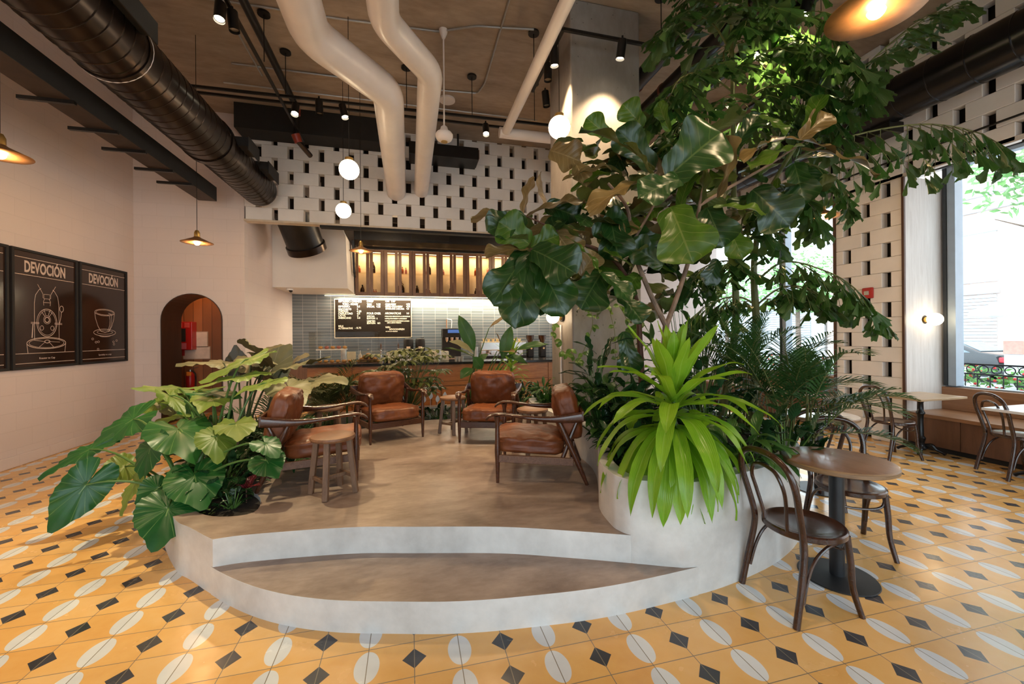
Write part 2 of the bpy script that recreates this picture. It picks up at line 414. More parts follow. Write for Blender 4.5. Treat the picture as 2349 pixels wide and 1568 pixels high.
P = [(p[0], p[1]) for p in ar]; inn = [((p[0]-AX)*.975+AX, p[1] if p[1] <= AZ else AZ+(p[1]-AZ)*.975) for p in ar]
for y0, y1 in ((8.59, 9.25),):
    for i in range(len(P)-1):
        a, b, c, d = P[i], P[i+1], inn[i+1], inn[i]
        vs = [(q[0], y, q[1]) for y in (y0, y1) for q in (a, b, c, d)]
        w.add(vs, [(0, 1, 2, 3), (7, 6, 5, 4), (3, 2, 6, 7), (0, 4, 5, 1)])
st(w.build('trim_1', wood('dark_arch_lining', (.025, .011, .006), (.06, .028, .014), .35, (5, 5, .6)), origin=(0, 0, 0), ang=.3))
m_plank_b = bricks('plank_joints', (.30, .11, .038), (.02, .007, .003), .17, 30, 'xz', .45, .004, .6, .45, 0, (.10, .03, .01))
w = MB().box(-4.6, -3.22, 9.9, 10.0, 0, 3.2); st(w.build('wall_corridor', m_plank_b, origin=(0, 0, 0), smooth=False))
w = MB().box(-4.66, -4.6, 8.8, 10.0, 0, 3.2).box(-4.6, -3.22, 8.81, 10, 3.2, 3.3); st(w.build('wall_corridor_side', m_plank, origin=(0, 0, 0), smooth=False))
w = MB().box(-3.21, -3.01, 8.80, 12.0, 0, CZ); st(w.build('wall_side', m_bl_yz, origin=(0, 0, 0), smooth=False))
w = MB().box(-3.01, WX, 11.8, 12.0, 0, CZ); st(w.build('wall_kitchen', m_white, smooth=False))
w = MB().box(-3.01, 5.0, 11.77, 11.8, .85, 2.72); st(w.build('trim_2', m_tile, origin=(0, 0, .02), smooth=False))
w = MB()                                                     # boxed soffit with a cut corner
w = wall_xz(w, [(-3.01, 2.71), (-1.42, 2.71), (-1.46, 3.95), (-1.62, 4.28), (-3.01, 4.28)], [], 10.2, 11.77)
st(w.build('wall_soffit', m_white, smooth=False))
# perforated block screens
def screen(mb, a0, a1, z0, z1, pitch, rh, hw, phase, put):
    r = 0; z = z0
    while z < z1-.02:
        zt = min(z+rh, z1); a = a0 - (pitch - (phase + (pitch/2 if r % 2 else 0)) % pitch)
        while a < a1:
            s, e = max(a, a0), min(a+pitch-hw, a1)
            if e-s > .02: put(mb, s, e, z+.002, zt-.001)
            a += pitch
        z += rh; r += 1
w = MB(); screen(w, -3.01, 4.9, 3.80, CZ, .55, .24, .10, .02, lambda m, s, e, a, b: m.box(s+.001, e-.001, 8.61, 8.76, a, b))
st(w.build('wall_bar', m_block, smooth=False, bevel=.006, seg=1))
w = MB().box(-3.01, 4.9, 8.585, 8.77, 3.765, 3.80); st(w.build('trim_3', plain('lintel_cream', (.62, .52, .40), .4), smooth=False))
w = MB().box(-1.7, 4.9, 8.60, 8.75, 3.72, 3.763); st(w.build('trim_4', m_blackm, smooth=False))
w = MB().box(-1.75, 4.9, 9.02, 9.05, 4.0, CZ).box(-3.0, -1.75, 9.02, 9.05, 4.75, CZ); st(w.build('added_void_panel', plain('void_shade_brown', (.05, .035, .025), .8), smooth=False))  # dark panel added behind the screen so its holes read as shade
w = MB().box(4.9, WX, 8.61, 8.76, 0, CZ); st(w.build('wall_rear', m_bl_xz, origin=(0, 0, 0), smooth=False))
# street side: pillar and band of perforated blocks, boxed returns, sills
HB = 3.73
w = MB()
screen(w, 4.16, 5.07, -.1415, HB, .54, .215, .11, .525, lambda m, s, e, a, b: m.box(6.65, 6.77, s+.001, e-.001, max(a, .001), b))
screen(w, -3.6, 8.61, HB, CZ, .54, .215, .11, .185, lambda m, s, e, a, b: m.box(6.65, 6.77, s+.001, e-.001, a, b))
st(w.build('wall_right', m_block, smooth=False, bevel=.006, seg=1))
w = MB().box(6.80, 6.83, 4.16, 5.07, 0, HB).box(6.80, 6.83, -3.6, 8.61, HB, CZ); st(w.build('wall_right_backing', m_blackm, smooth=False))  # black sheet put behind the block holes for their shadowed depth
w = MB().box(6.66, WX+.15, 4.13, 4.158, 0, HB).box(6.66, WX+.15, 5.072, 5.10, 0, HB); st(w.build('trim_5', m_panel, origin=(0, 0, 0), smooth=False))
w = MB().box(6.63, 6.659, 4.128, 4.159, 0, HB).box(6.63, 6.659, 5.071, 5.102, 0, HB); st(w.build('trim_6', m_trimd, smooth=False))
def soff(y0, y1):
    w = MB(); w.add([(6.65, y0, HB-.01), (6.65, y1, HB-.01), (WX, y1, 3.94), (WX, y0, 3.94), (6.65, y0, HB+.05), (6.65, y1, HB+.05), (WX, y1, 4.0), (WX, y0, 4.0)],
                    [(0, 1, 2, 3), (7, 6, 5, 4), (0, 4, 5, 1), (2, 6, 7, 3), (0, 3, 7, 4), (1, 5, 6, 2)]); return w
w = soff(-3.6, 8.61); st(w.build('trim_7', m_panel, smooth=False))
w = MB().box(WX, WX+.15, -3.6, 8.61, 3.94, CZ).box(WX, WX+.15, -3.6, 8.61, -.1, .76).box(WX, WX+.15, -3.6, -.4, .76, 3.94); st(w.build('wall_street', m_white, smooth=False))
def window(name, y0, y1, mull):
    f = MB(); f.box(WX-.02, WX+.1, y0, y1, .76, .82).box(WX-.02, WX+.1, y0, y1, 3.88, 3.94)
    for m in mull: f.box(WX-.10, WX+.06, m-.045, m+.045, .82, 3.88)
    o = st(f.build(name, m_frame, smooth=False, bevel=.004)); b = V(o.location)
    d = MB()
    for m in mull: d.box(WX-.115, WX+.06, m+.046, m+.085, .82, 3.88)
    q = d.build('frame_seal', m_dframe, o, smooth=False, origin=b)
    g = MB().box(WX+.03, WX+.04, y0, y1, .82, 3.88); g.build('pane', m_glass, o, smooth=False, origin=b)
window('window_1', -.4, 4.16, (4.02, 1.6)); window('window_2', 5.07, 8.61, (6.65,))
# entrance front behind the viewpoint: tall glazing between piers
w = MB().box(-4.75, WX, -3.75, -3.6, 3.3, CZ).box(-4.75, -4.1, -3.75, -3.6, 0, 3.3).box(6.4, WX, -3.75, -3.6, 0, 3.3).box(.9, 1.5, -3.75, -3.6, 0, 3.3).box(-4.1, 6.4, -3.75, -3.6, 0, .3)
st(w.build('wall_front', m_white, smooth=False))
for i, (a, b) in enumerate(((-4.1, .9), (1.5, 6.4))):
    f = MB(); 
    for x in (a+.04, (a+b)/2, b-.04): f.box(x-.04, x+.04, -3.72, -3.62, .3, 3.3)
    f.box(a, b, -3.72, -3.62, .3, .38).box(a, b, -3.72, -3.62, 3.22, 3.3)
    o = st(f.build('window_%d' % (i+3), m_dframe, smooth=False)); MB().box(a, b, -3.68, -3.67, .38, 3.22).build('pane', m_glass, o, smooth=False, origin=V(o.location))
# column
CX0, CX1, CY0, CY1 = 1.95, 2.91, 4.7, 5.47
o = tag(MB().box(CX0, CX1, CY0, CY1, 0, CZ).build('concrete_column', m_colc, bevel=.02, smooth=False), 'tall square raw concrete pillar rising out of the plants to the ceiling', 'pillar')
# ================================================================= CONCRETE PLATFORM
DZ, SZ, PZ = .34, .17, .68
outer = [(-1.55, 3.22), (-1.39, 3.06), (-1.06, 2.73), (-.76, 2.50), (-.44, 2.34), (-.1, 2.235), (.23, 2.15), (.58, 2.10), (1.07, 2.065), (1.67, 2.10), (2.03, 2.155),
         (2.45, 2.27), (2.86, 2.47), (3.12, 2.72), (3.38, 3.15), (3.52, 3.8), (3.55, 4.6), (3.45, 5.5), (3.1, 6.3), (2.4, 6.95), (1.4, 7.3), (.2, 7.4), (-1.0, 7.2), (-1.8, 6.6), (-2.2, 5.7), (-2.25, 4.8), (-2.1, 4.2), (-1.85, 3.68)]
so = [(p.x, p.y) for p in spline([(a, b, 0) for a, b in outer], 5, True)]
riser = [(p.x, p.y) for p in spline([(-1.18, 2.85, 0), (-.96, 2.86, 0), (-.39, 2.80, 0), (.01, 2.70, 0), (.55, 2.555, 0), (.94, 2.40, 0), (1.3, 2.24, 0), (1.62, 2.092, 0)], 5)]
# deck outline: riser arc, then round the outside clockwise back
def near(p): return min(range(len(so)), key=lambda i: (so[i][0]-p[0])**2+(so[i][1]-p[1])**2)
iR = near((1.67, 2.10)); iL = near((-1.18, 2.85))
back = []; i = iR
while True:
    back.append(so[i]); 
    if i == iL: break
    i = (i+1) % len(so)
bed = [(p.x, p.y) for p in spline([(-1.08, 3.22, 0), (-1.13, 3.5, 0), (-1.36, 3.85, 0), (-1.5, 4.3, 0), (-1.42, 4.8, 0), (-1.15, 5.3, 0), (-.7, 5.72, 0), (-.1, 6.02, 0), (.46, 6.1, 0), (1.0, 6.0, 0), (1.36, 5.80, 0), (1.55, 6.15, 0),
      (1.75, 6.45, 0), (1.75, 6.85, 0), (1.4, 7.1, 0), (.2, 7.22, 0), (-.95, 7.02, 0), (-1.65, 6.45, 0), (-2.02, 5.65, 0), (-2.08, 4.85, 0), (-1.93, 4.25, 0), (-1.68, 3.7, 0), (-1.5, 3.36, 0), (-1.28, 3.2, 0)], 4, True)]
pctl = [(1.252, 2.40), (1.262, 2.31), (1.305, 2.240), (1.40, 2.193), (1.53, 2.134), (1.67, 2.104), (2.03, 2.158), (2.45, 2.273), (2.86, 2.473), (3.12, 2.723), (3.38, 3.153), (3.52, 3.803), (3.55, 4.6), (3.45, 5.5), (3.08, 6.25),
        (2.7, 6.2), (2.2, 6.05), (1.75, 5.75), (1.56, 5.24), (1.58, 4.45), (1.63, 4.0), (1.64, 3.62), (1.57, 3.28), (1.42, 2.92), (1.29, 2.64)]
pw = [(p.x, p.y) for p in spline([(x, y, 0) for x, y in pctl], 5, True)]
# inner edge of the planter wall: shrink towards the middle
def inset(l, d):
    n = len(l); r = []
    ar_ = sum(l[i][0]*l[(i+1) % n][1]-l[(i+1) % n][0]*l[i][1] for i in range(n)); sg = 1 if ar_ > 0 else -1
    for i in range(n):
        a, b = V((*l[i-1], 0)), V((*l[(i+1) % n], 0)); t = (b-a).normalized(); nrm = V((-t.y, t.x, 0))*sg
        r.append((l[i][0]+nrm.x*d, l[i][1]+nrm.y*d))
    return r
plat = thing('concrete_platform', 'pale cast concrete seating platform with curved step and built-in plant beds', 'platform', (.6, 4.6, 0))
po = V((.6, 4.6, 0))
deck_out = riser[::-1] and ([*riser][::-1] + [])         # right end -> left end
k1 = near((3.08, 6.25)); ipw = inset(pw, .04)
dk = [q for q in riser if q[0] < 1.30] + [(1.37, 2.28)] + ipw[70:124][::-1] + [so[(k1+k) % len(so)] for k in range(2, (iL-k1) % len(so))]
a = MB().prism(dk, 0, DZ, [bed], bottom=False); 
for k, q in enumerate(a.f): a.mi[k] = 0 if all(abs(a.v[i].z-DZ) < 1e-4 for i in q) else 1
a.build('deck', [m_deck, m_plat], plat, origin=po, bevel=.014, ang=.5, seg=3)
stp = [so[(iL+k) % len(so)] for k in range((iR-iL) % len(so)+1)] + riser[::-1][1:-1]
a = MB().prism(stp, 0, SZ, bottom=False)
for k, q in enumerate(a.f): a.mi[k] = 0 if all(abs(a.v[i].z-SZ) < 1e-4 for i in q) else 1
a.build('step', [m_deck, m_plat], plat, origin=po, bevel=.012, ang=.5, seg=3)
pin = inset(pw, .10)
MB().prism(pw, 0.0, PZ, [pin], bottom=False).build('planter_wall', m_plat, plat, origin=po, bevel=.012, ang=.5, seg=3)
a = MB(); hb = inset(bed, .002)
a.prism(hb, .2, .31); a.prism(inset(pw, .101), .4, .615, [[(CX0, CY0), (CX1, CY0), (CX1, CY1), (CX0, CY1)]])
a.build('planting_soil', m_soil, plat, origin=po, smooth=False)
# ================================================================= ARMCHAIRS
m_teak = wood('dark_varnished_wood', (.028, .008, .004), (.095, .030, .012), .26, (1.5, 9, 9), 3, coat=.25, bmp=.05)
m_teak2 = wood('worn_rail_wood', (.07, .03, .018), (.20, .10, .06), .45, (1.5, 9, 9), 4)
def leather():
    m, nt, b = nm('tan_leather'); co = coords(nt)
    f = noisef(nt, co, 5, 6, .6, .6)
    lk(nt, ramp(nt, f, [(.3, (.10, .026, .008)), (.55, (.18, .050, .014)), (.8, (.27, .085, .025))]), b.inputs['Base Color'])
    b.inputs['Roughness'].default_value = .42; b.inputs['Specular IOR Level'].default_value = .35
    w = nd(nt, 'ShaderNodeTexWave'); w.inputs['Scale'].default_value = 3.2; w.inputs['Distortion'].default_value = 11; w.inputs['Detail'].default_value = 3; w.inputs['Detail Scale'].default_value = 1.3
    lk(nt, co, w.inputs['Vector'])
    h = mth(nt, 'ADD', mth(nt, 'MULTIPLY', w.outputs['Fac'], .5), mth(nt, 'MULTIPLY', noisef(nt, co, 60, 4), .06)); bump(nt, b, h, .35, .012); return m
m_leather = leather()
def cushion(w, d, h, seed=0, n=22, crown=.02, e=.22, wr=.006):
    """soft rounded box, wrinkled towards its middle"""
    mb = MB(); pts = {}
    def P(x, y, z):                                       # cube surface -1..1 -> cushion
        q = V((x, y, z)); k = (abs(x)**6+abs(y)**6+abs(z)**6)**(1/6) or 1; r = q/k
        t = V((r.x*w/2, r.y*d/2, r.z*h/2))
        edge = max(abs(x), abs(y)); t.z *= (1+crown/h*2*(1-x*x)*(1-y*y)) if abs(z) > .5 else 1
        t.x *= 1-.03*(1-abs(z)); t.y *= 1
        a = noise.noise(V((x*3+seed, y*3, z*2)))*wr*1.6 + abs(noise.noise(V((x*5, y*5+seed, z*3+4))))*wr*2
        return t*(1) + V((0, 0, 1))*(a if z > 0 else -a*.3) + V((x, y, 0))*a*.4
    for ax in range(3):
        for sg in (-1, 1):
            def Q(i, j):
                a, b = -1+2*i/(n-1), -1+2*j/(n-1); c = [0, 0, 0]; c[ax] = sg; c[(ax+1) % 3] = a; c[(ax+2) % 3] = b
                return P(*c)
            k = len(mb.f); mb.grid(Q, n, n)
            if sg < 0: mb.f[k:] = [f[::-1] for f in mb.f[k:]]
    seen = {}; mp = []; nv = []
    for q in mb.v:
        key = (round(q.x, 5), round(q.y, 5), round(q.z, 5))
        if key not in seen: seen[key] = len(nv); nv.append(q)
        mp.append(seen[key])
    mb.v = nv; mb.f = [tuple(mp[i] for i in f) for f in mb.f]; return mb
def xf(mb, M):
    mb.v = [M @ q for q in mb.v]; return mb
def make_armchair():
    t = thing('leather_armchair', 'x', 'armchair')
    W2 = .315
    for s in (-1, 1):
        MB().tube([(s*W2, -.30, 0), (s*W2, -.30, .17), (s*W2, -.30, .26), (s*W2, -.30, .42), (s*W2, -.30, .50), (s*W2, -.30, .555)], [.013, .019, .0235, .019, .017, .030], 12).build('leg', m_teak, t)
        MB().tube([(s*.33, .44, 0), (s*.325, .37, .17), (s*.32, .28, .37), (s*.315, .20, .545)], [.014, .023, .024, .017], 12).build('leg', m_teak, t)
        MB().tube([(s*.295, .24, .20), (s*.285, .31, .38), (s*.28, .385, .56)], [.018, .019, .014], 10).build('back_strut', m_teak, t)
        MB().bar((s*W2, -.30, .205), (s*.325, .33, .185), .026, .062).build('side_rail', m_teak2, t, bevel=.004)
    MB().bar((-W2, -.30, .205), (W2, -.30, .205), .026, .07).build('front_rail', m_teak, t, bevel=.004)
    MB().bar((-.325, .32, .20), (.325, .32, .20), .026, .055).build('back_rail', m_teak, t, bevel=.004)
    # arm rail: paddle ends, sweeping back and widening into the tall back band
    hp = [(.318, -.395, .520), (.320, -.372, .548), (.322, -.33, .566), (.322, -.27, .572), (.318, -.17, .562), (.318, -.04, .545), (.328, .10, .536), (.342, .22, .540), (.352, .33, .552), (.356, .40, .562)]
    rw = [.010, .024, .035, .036, .026, .020, .017, .015, .014, .013]; sq = [.6, .5, .42, .40, .55, .85, 1.4, 2.1, 2.9, 3.3]
    P = spline(hp, 3); lr = lambda l, i: l[min(i//3, 9)]*(1-(i % 3)/3)+l[min(i//3+1, 9)]*(i % 3)/3
    for s in (-1, 1): MB().tube([V((s*q.x, q.y, q.z)) for q in P], [lr(rw, i) for i in range(len(P))], 12, sq=[lr(sq, i) for i in range(len(P))]).build('armrest', m_teak, t)
    MB().bar((-.362, .405, .565), (.362, .405, .565), .024, .088).build('top_rail', m_teak, t, bevel=.006)
    for z in (.32, .44): MB().bar((-.27, .33+(z-.3)*.35, z), (.27, .33+(z-.3)*.35, z), .014, .05).build('back_slat', m_teak, t, bevel=.003)
    c = cushion(.60, .60, .145, 1, wr=.0065); xf(c, Matrix.Translation((0, -.035, .30)) @ Matrix.Rotation(-.05, 4, 'X')); cu = c.build('seat_cushion', m_leather, t, ang=4)
    MB().tube([(.29*math.cos(a)*(abs(math.cos(a))**-.6 if abs(math.cos(a)) > .05 else 1) if False else max(-.292, min(.292, .40*math.cos(a))), -.035+max(-.292, min(.292, .40*math.sin(a))), .34-.05*0) for a in [2*PI*i/40 for i in range(40)]], .0035, 6, closed=True).build('piping', m_leather, cu)
    c = cushion(.57, .44, .165, 5, crown=.035, wr=.008); xf(c, Matrix.Translation((0, .295, .555)) @ Matrix.Rotation(math.radians(103), 4, 'X')); c.build('back_cushion', m_leather, t, ang=4)
    return t
A = make_armchair(); GA = 'leather armchairs around the deck'
def ac(src, a, b, label, first=False):
    """a, b = feet of the two front legs (left and right as the sitter sees them are irrelevant)"""
    a, b = V(a), V(b); u = (b-a).normalized(); back = V((-u.y, u.x, 0)); mid = (a+b)/2
    loc = mid + back*.30; rz = math.atan2(u.y, u.x)
    if first: o = src; o.location = (loc.x, loc.y, DZ); o.rotation_euler = (0, 0, rz); o['label'] = label; o['group'] = GA; return o
    return copy_tree(src, None, (loc.x, loc.y, DZ), rz, label, GA)
def face(first, foot, rear, w, label, side):
    """foot: near front foot, rear: near rear foot; side +1 when the far side lies to the chair's own +x"""
    f, r = V((*foot, 0)), V((*rear, 0)); back = (r-f).normalized(); u = V((back.y, -back.x, 0))
    mid = f + u*side*w/2; loc = mid+back*.30; rz = math.atan2(u.y, u.x)
    if first: o = A; o.location = (loc.x, loc.y, DZ); o.rotation_euler = (0, 0, rz); o['label'] = label; o['group'] = GA
    else: o = copy_tree(A, None, (loc.x, loc.y, DZ), rz, label, GA)
    return o
face(True, (-.455, 3.69), (-1.17, 3.62), .63, 'tan leather armchair behind the near stool, beside the big pale leaves', 1)
face(False, (.70, 3.33), (1.39, 3.10), .63, 'tan leather armchair seen from its side, backing onto the curved planter wall', -1)
ac(A, (-.44, 4.87, 0), (.13, 5.09, 0), 'tan leather armchair facing the step, left one of the far pair')
ac(A, (.54, 4.71, 0), (1.14, 4.50, 0), 'tan leather armchair of the far pair right beside the round stool on the deck edge')
# ================================================================= STOOLS
m_stool = wood('worn_stool_wood', (.085, .042, .022), (.22, .12, .068), .55, (9, 9, 1.2), 3, bmp=.4)
m_stoolt = wood('stool_top_wood', (.12, .048, .02), (.27, .125, .06), .4, (2, 9, 2), 3, bmp=.3)
def make_stool():
    t = thing('wooden_stool', 'x', 'stool')
    MB().lathe([(1e-5, .42), (.13, .42), (.160, .426), (.168, .440), (.163, .455), (.14, .462), (1e-5, .463)], n=36).build('seat', m_stoolt, t)
    for k in range(4):
        a = PI/4+k*PI/2; c, s = math.cos(a), math.sin(a)
        MB().bar((c*.172, s*.172, 0), (c*.125, s*.125, .422), .040, .040, (math.cos(PI/4), 0.7, 0)).build('leg', m_stool, t, bevel=.004, smooth=False)
    for s in (-1, 1): MB().bar((s*.110, -.10, .13), (s*.110, .10, .13), .022, .028).build('stretcher', m_stool, t, bevel=.003, smooth=False)
    MB().bar((-.10, 0, .13), (.10, 0, .13), .022, .028).build('stretcher', m_stool, t, bevel=.003, smooth=False)
    return t
ST = make_stool(); GS = 'round wooden stools on the deck'
ST.location = (-.60, 3.455, DZ); ST.rotation_euler = (0, 0, math.radians(36)); ST['label'] = 'round wooden stool nearest the step, in front of the left armchair'; ST['group'] = GS
copy_tree(ST, None, (-.90, 4.88, DZ), .3, 'round wooden stool behind the left armchair, under its far armrest', GS)
copy_tree(ST, None, (.52, 5.22, DZ), .75, 'round wooden stool standing between the two far armchairs', GS)
copy_tree(ST, None, (1.25, 4.13, DZ), .2, 'round wooden stool behind the right armchair, against the planter wall', GS)
# ================================================================= BENTWOOD CHAIRS
m_bent = wood('dark_bentwood', (.020, .007, .004), (.058, .021, .011), .24, (4, 4, 4), 3, coat=.35, bmp=.04)
def make_bent():
    t = thing('bentwood_chair', 'x', 'chair')
    pts = [(.205, .240, 0), (.198, .205, .18), (.185, .172, .36), (.180, .172, .46), (.192, .205, .60), (.203, .235, .72), (.180, .258, .82), (.105, .270, .875), (0, .273, .890)]
    P = spline(pts+[(-x, y, z) for x, y, z in pts[-2::-1]], 5)
    MB().tube(P, [.0145+.0035*min(1, abs(i/(len(P)-1)-.5)*0+1) for i in range(len(P))], 12).build('back_hoop', m_bent, t)
    pts = [(.085, .182, .455), (.090, .190, .52), (.112, .215, .64), (.116, .238, .72), (.085, .252, .785), (.04, .258, .805), (0, .260, .810)]
    MB().tube(spline(pts+[(-x, y, z) for x, y, z in pts[-2::-1]], 5), .0105, 10).build('inner_hoop', m_bent, t)
    MB().lathe([(1e-5, .448), (.12, .449), (.178, .456), (.192, .462), (.203, .463), (.210, .455), (.210, .432), (.203, .425), (.17, .425), (1e-5, .43)], n=44).build('seat', m_bent, t)
    for s in (-1, 1):
        MB().tube(spline([(s*.150, -.128, .440), (s*.158, -.142, .30), (s*.163, -.152, .15), (s*.183, -.188, 0)], 5), [.0195-.0003*i for i in range(16)], 12).build('leg', m_bent, t)
        MB().tube(spline([(s*.150, -.11, .415), (s*.165, -.05, .412), (s*.178, .03, .395), (s*.186, .105, .34), (s*.190, .155, .25), (s*.198, .190, .12)], 4), .0095, 8).build('side_brace', m_bent, t)
    MB().tube(spline([(-.145, -.13, .40), (-.125, -.135, .355), (-.06, -.14, .335), (.06, -.14, .335), (.125, -.135, .355), (.145, -.13, .40)], 4), .0085, 8).build('front_brace', m_bent, t)
    return t
B = make_bent(); GB = 'bentwood cafe chairs'
def bc(x, y, rz, label, first=False):
    if first: B.location = (x, y, 0); B.rotation_euler = (0, 0, rz); B['label'] = label; B['group'] = GB; return B
    return copy_tree(B, None, (x, y, 0), rz, label, GB)
bc(2.235, 1.905, math.radians(84), 'dark bentwood chair nearest the viewer, pushed towards the round brown table', True)
bc(3.13, 2.30, math.radians(-28), 'dark bentwood chair behind the nearest round table, its seat half under the tabletop')
bc(3.62, 3.05, math.radians(150), 'dark bentwood chair with only its hooped back showing, beyond the second chair by the planter')
bc(5.94, 3.83, math.radians(75), 'dark bentwood chair in front of the perforated pillar, at the rectangular table')
bc(6.38, 2.93, math.radians(60), 'dark bentwood chair cut by the right edge, at the white topped table')
# ================================================================= TABLES
m_ttop = wood('round_table_top', (.16, .075, .045), (.30, .16, .10), .3, (7, .8, 7), 2.5, coat=.3)
m_tedge = wood('table_edge_layers', (.13, .07, .035), (.34, .21, .11), .4, (2, 2, 40), 3)
m_tlight = wood('pale_table_top', (.36, .24, .13), (.52, .37, .23), .35, (.7, 7, 7), 2.5)
m_marble = plain('white_table_top', (.66, .66, .68), .22, var=.05)
m_iron = plain('black_cast_iron', (.012, .012, .013), .28, .4, .2)
m_base = plain('black_table_base', (.022, .024, .028), .42, .3, .2)
def round_table(x, y, r, top, label, loc_edge=m_tedge):
    t = thing('round_table', label, 'table', (x, y, 0))
    o = MB().lathe([(1e-5, .722), (r-.01, .722), (r, .728), (r, .748), (r-.006, .757), (r-.012, .758), (1e-5, .758)], n=64); o.mi = [1 if 64 <= i < 64*4 else 0 for i in range(len(o.f))]
    o.build('tabletop', [top, loc_edge], t, ang=.5)
    MB().lathe([(.041, .008), (.041, .715), (.09, .718), (.09, .724), (1e-5, .724)], n=28).build('pole', m_base, t, ang=.5)
    MB().lathe([(1e-5, 0), (.21, 0), (.214, .004), (.21, .009), (.06, .013), (.045, .016)], n=56).build('base', m_base, t, ang=.5)
    return t
round_table(2.66, 2.035, .305, m_ttop, 'round brown wooden cafe table nearest the viewer, on a black disc foot')
round_table(3.98, 3.22, .33, m_marble, 'round white topped cafe table partly hidden behind the palm leaves')
def rect_table(x0, x1, y0, y1, top, label, z=.75):
    cx, cy = (x0+x1)/2, (y0+y1)/2; t = thing('rectangular_table', label, 'table', (cx, cy, 0))
    w, d = (x1-x0)/2, (y1-y0)/2
    MB().box(-w, w, -d, d, z-.028, z).build('tabletop', top, t, bevel=.004, smooth=False)
    MB().lathe([(.055, .05), (.075, .075), (.05, .11), (.038, .14), (.05, .19), (.052, .20), (.034, .23), (.030, .45), (.034, .50), (.046, .515), (.046, .53), (.033, .55), (.031, .66), (.05, .69), (.13, .715), (.13, z-.03)], n=20).build('pedestal', m_iron, t)
    for k in range(4):
        a = k*PI/2+.5; c, s = math.cos(a), math.sin(a)
        MB().tube(spline([(c*.03, s*.03, .10), (c*.10, s*.10, .115), (c*.14, s*.14, .07), (c*.19, s*.19, .045), (c*.225, s*.225, .02)], 4), [.026, .030, .032, .033, .034, .033, .031, .029, .028, .027, .026, .025, .024, .024, .026, .028, .018], 10, sq=.75).build('foot', m_iron, t)
    return t
rect_table(6.04, 6.86, 3.60, 4.10, m_tlight, 'pale rectangular wooden table on a black iron pedestal, against the bench')
rect_table(6.02, 6.84, 2.45, 3.05, m_marble, 'rectangular table with a glaring pale top at the right edge', .75)
# ================================================================= WINDOW BENCHES
def bench(y0, y1, label, n):
    t = thing('window_bench', label, 'bench', ((6.66+WX)/2, (y0+y1)/2, 0)); o = V(t.location)
    MB().box(6.64, WX-.03, y0, y1, .44, .485).build('seat', m_bench, t, origin=o, bevel=.004, smooth=False)
    MB().box(WX-.11, WX-.03, y0, y1, .486, .80).build('backrest', m_bench, t, origin=o, bevel=.004, smooth=False)
    k = (y1-y0)/n
    for i in range(n): MB().box(6.68, 6.71, y0+i*k+.003, y0+(i+1)*k-.003, .07, .438).build('front_panel', m_bench2, t, origin=o, smooth=False)
    MB().box(6.73, 6.75, y0, y1, 0, .07).build('kick_board', m_blackm, t, origin=o, smooth=False)
bench(-.3, 4.13, 'long brown wooden bench under the big window, with a panelled front', 8)
bench(5.10, 8.55, 'brown wooden bench beyond the perforated pillar, half hidden by palms', 6)
# ================================================================= POSTERS
m_post = plain('poster_black_brown', (.028, .014, .009), .16, 0, .25, 1.5)
m_pline = plain('poster_print', (.62, .48, .40), .5, 0, .03)
def pstroke(mb, pts, r=.0035, closed=False):              # a printed line on the poster face, local x right, z up
    mb.tube([(x, 0, z) for x, z in pts], r, 5, closed=closed)
def ell(cx, cz, rx, rz, a0=0, a1=2*PI, n=30): return [(cx+rx*math.cos(a0+(a1-a0)*i/n), cz+rz*math.sin(a0+(a1-a0)*i/n)) for i in range(n+(0 if a1-a0 > 6.28 else 1))]
def poster(y0, y1, label, art, foot):
    W_, H_ = y1-y0, 1.525; t = thing('framed_poster', label, 'poster', (-4.745, (y0+y1)/2, 1.19), PI/2, 'framed posters on the left wall')
    # local: x along +Y of the room, -y faces the room
    f = MB(); w, b = W_/2, .032
    f.box(-w, -w+b, -.035, 0, 0, H_).box(w-b, w, -.035, 0, 0, H_).box(-w+b, w-b, -.035, 0, 0, b).box(-w+b, w-b, -.035, 0, H_-b, H_)
    f.build('frame', m_blackm, t, bevel=.002, smooth=False)
    MB().box(-w+b, w-b, -.018, -.004, b, H_-b).build('print', m_post, t, smooth=False)
    l = MB(); 
    for z in (H_-.11, H_-.325, .20, .075): MB().box(-w+.055, w-.055, -.0205, -.0185, z-.0035, z+.0035).build('ruled_line', m_pline, t, smooth=False)
    text('lettering', 'DEVOCIÓN', m_pline, t, .20, (-.33, -.019, H_-.285), (PI/2, 0, 0), .60, .005, 1.02)
    text('caption', foot, m_pline, t, .035, (0, -.019, .12), (PI/2, 0, 0), 1, 0, 1.1, align='CENTER')
    a = MB(); art(a); a.v = [V((q.x, -.0195+q.y*.25, q.z)) for q in a.v]
    if a.v: a.build('line_drawing', m_pline, t)
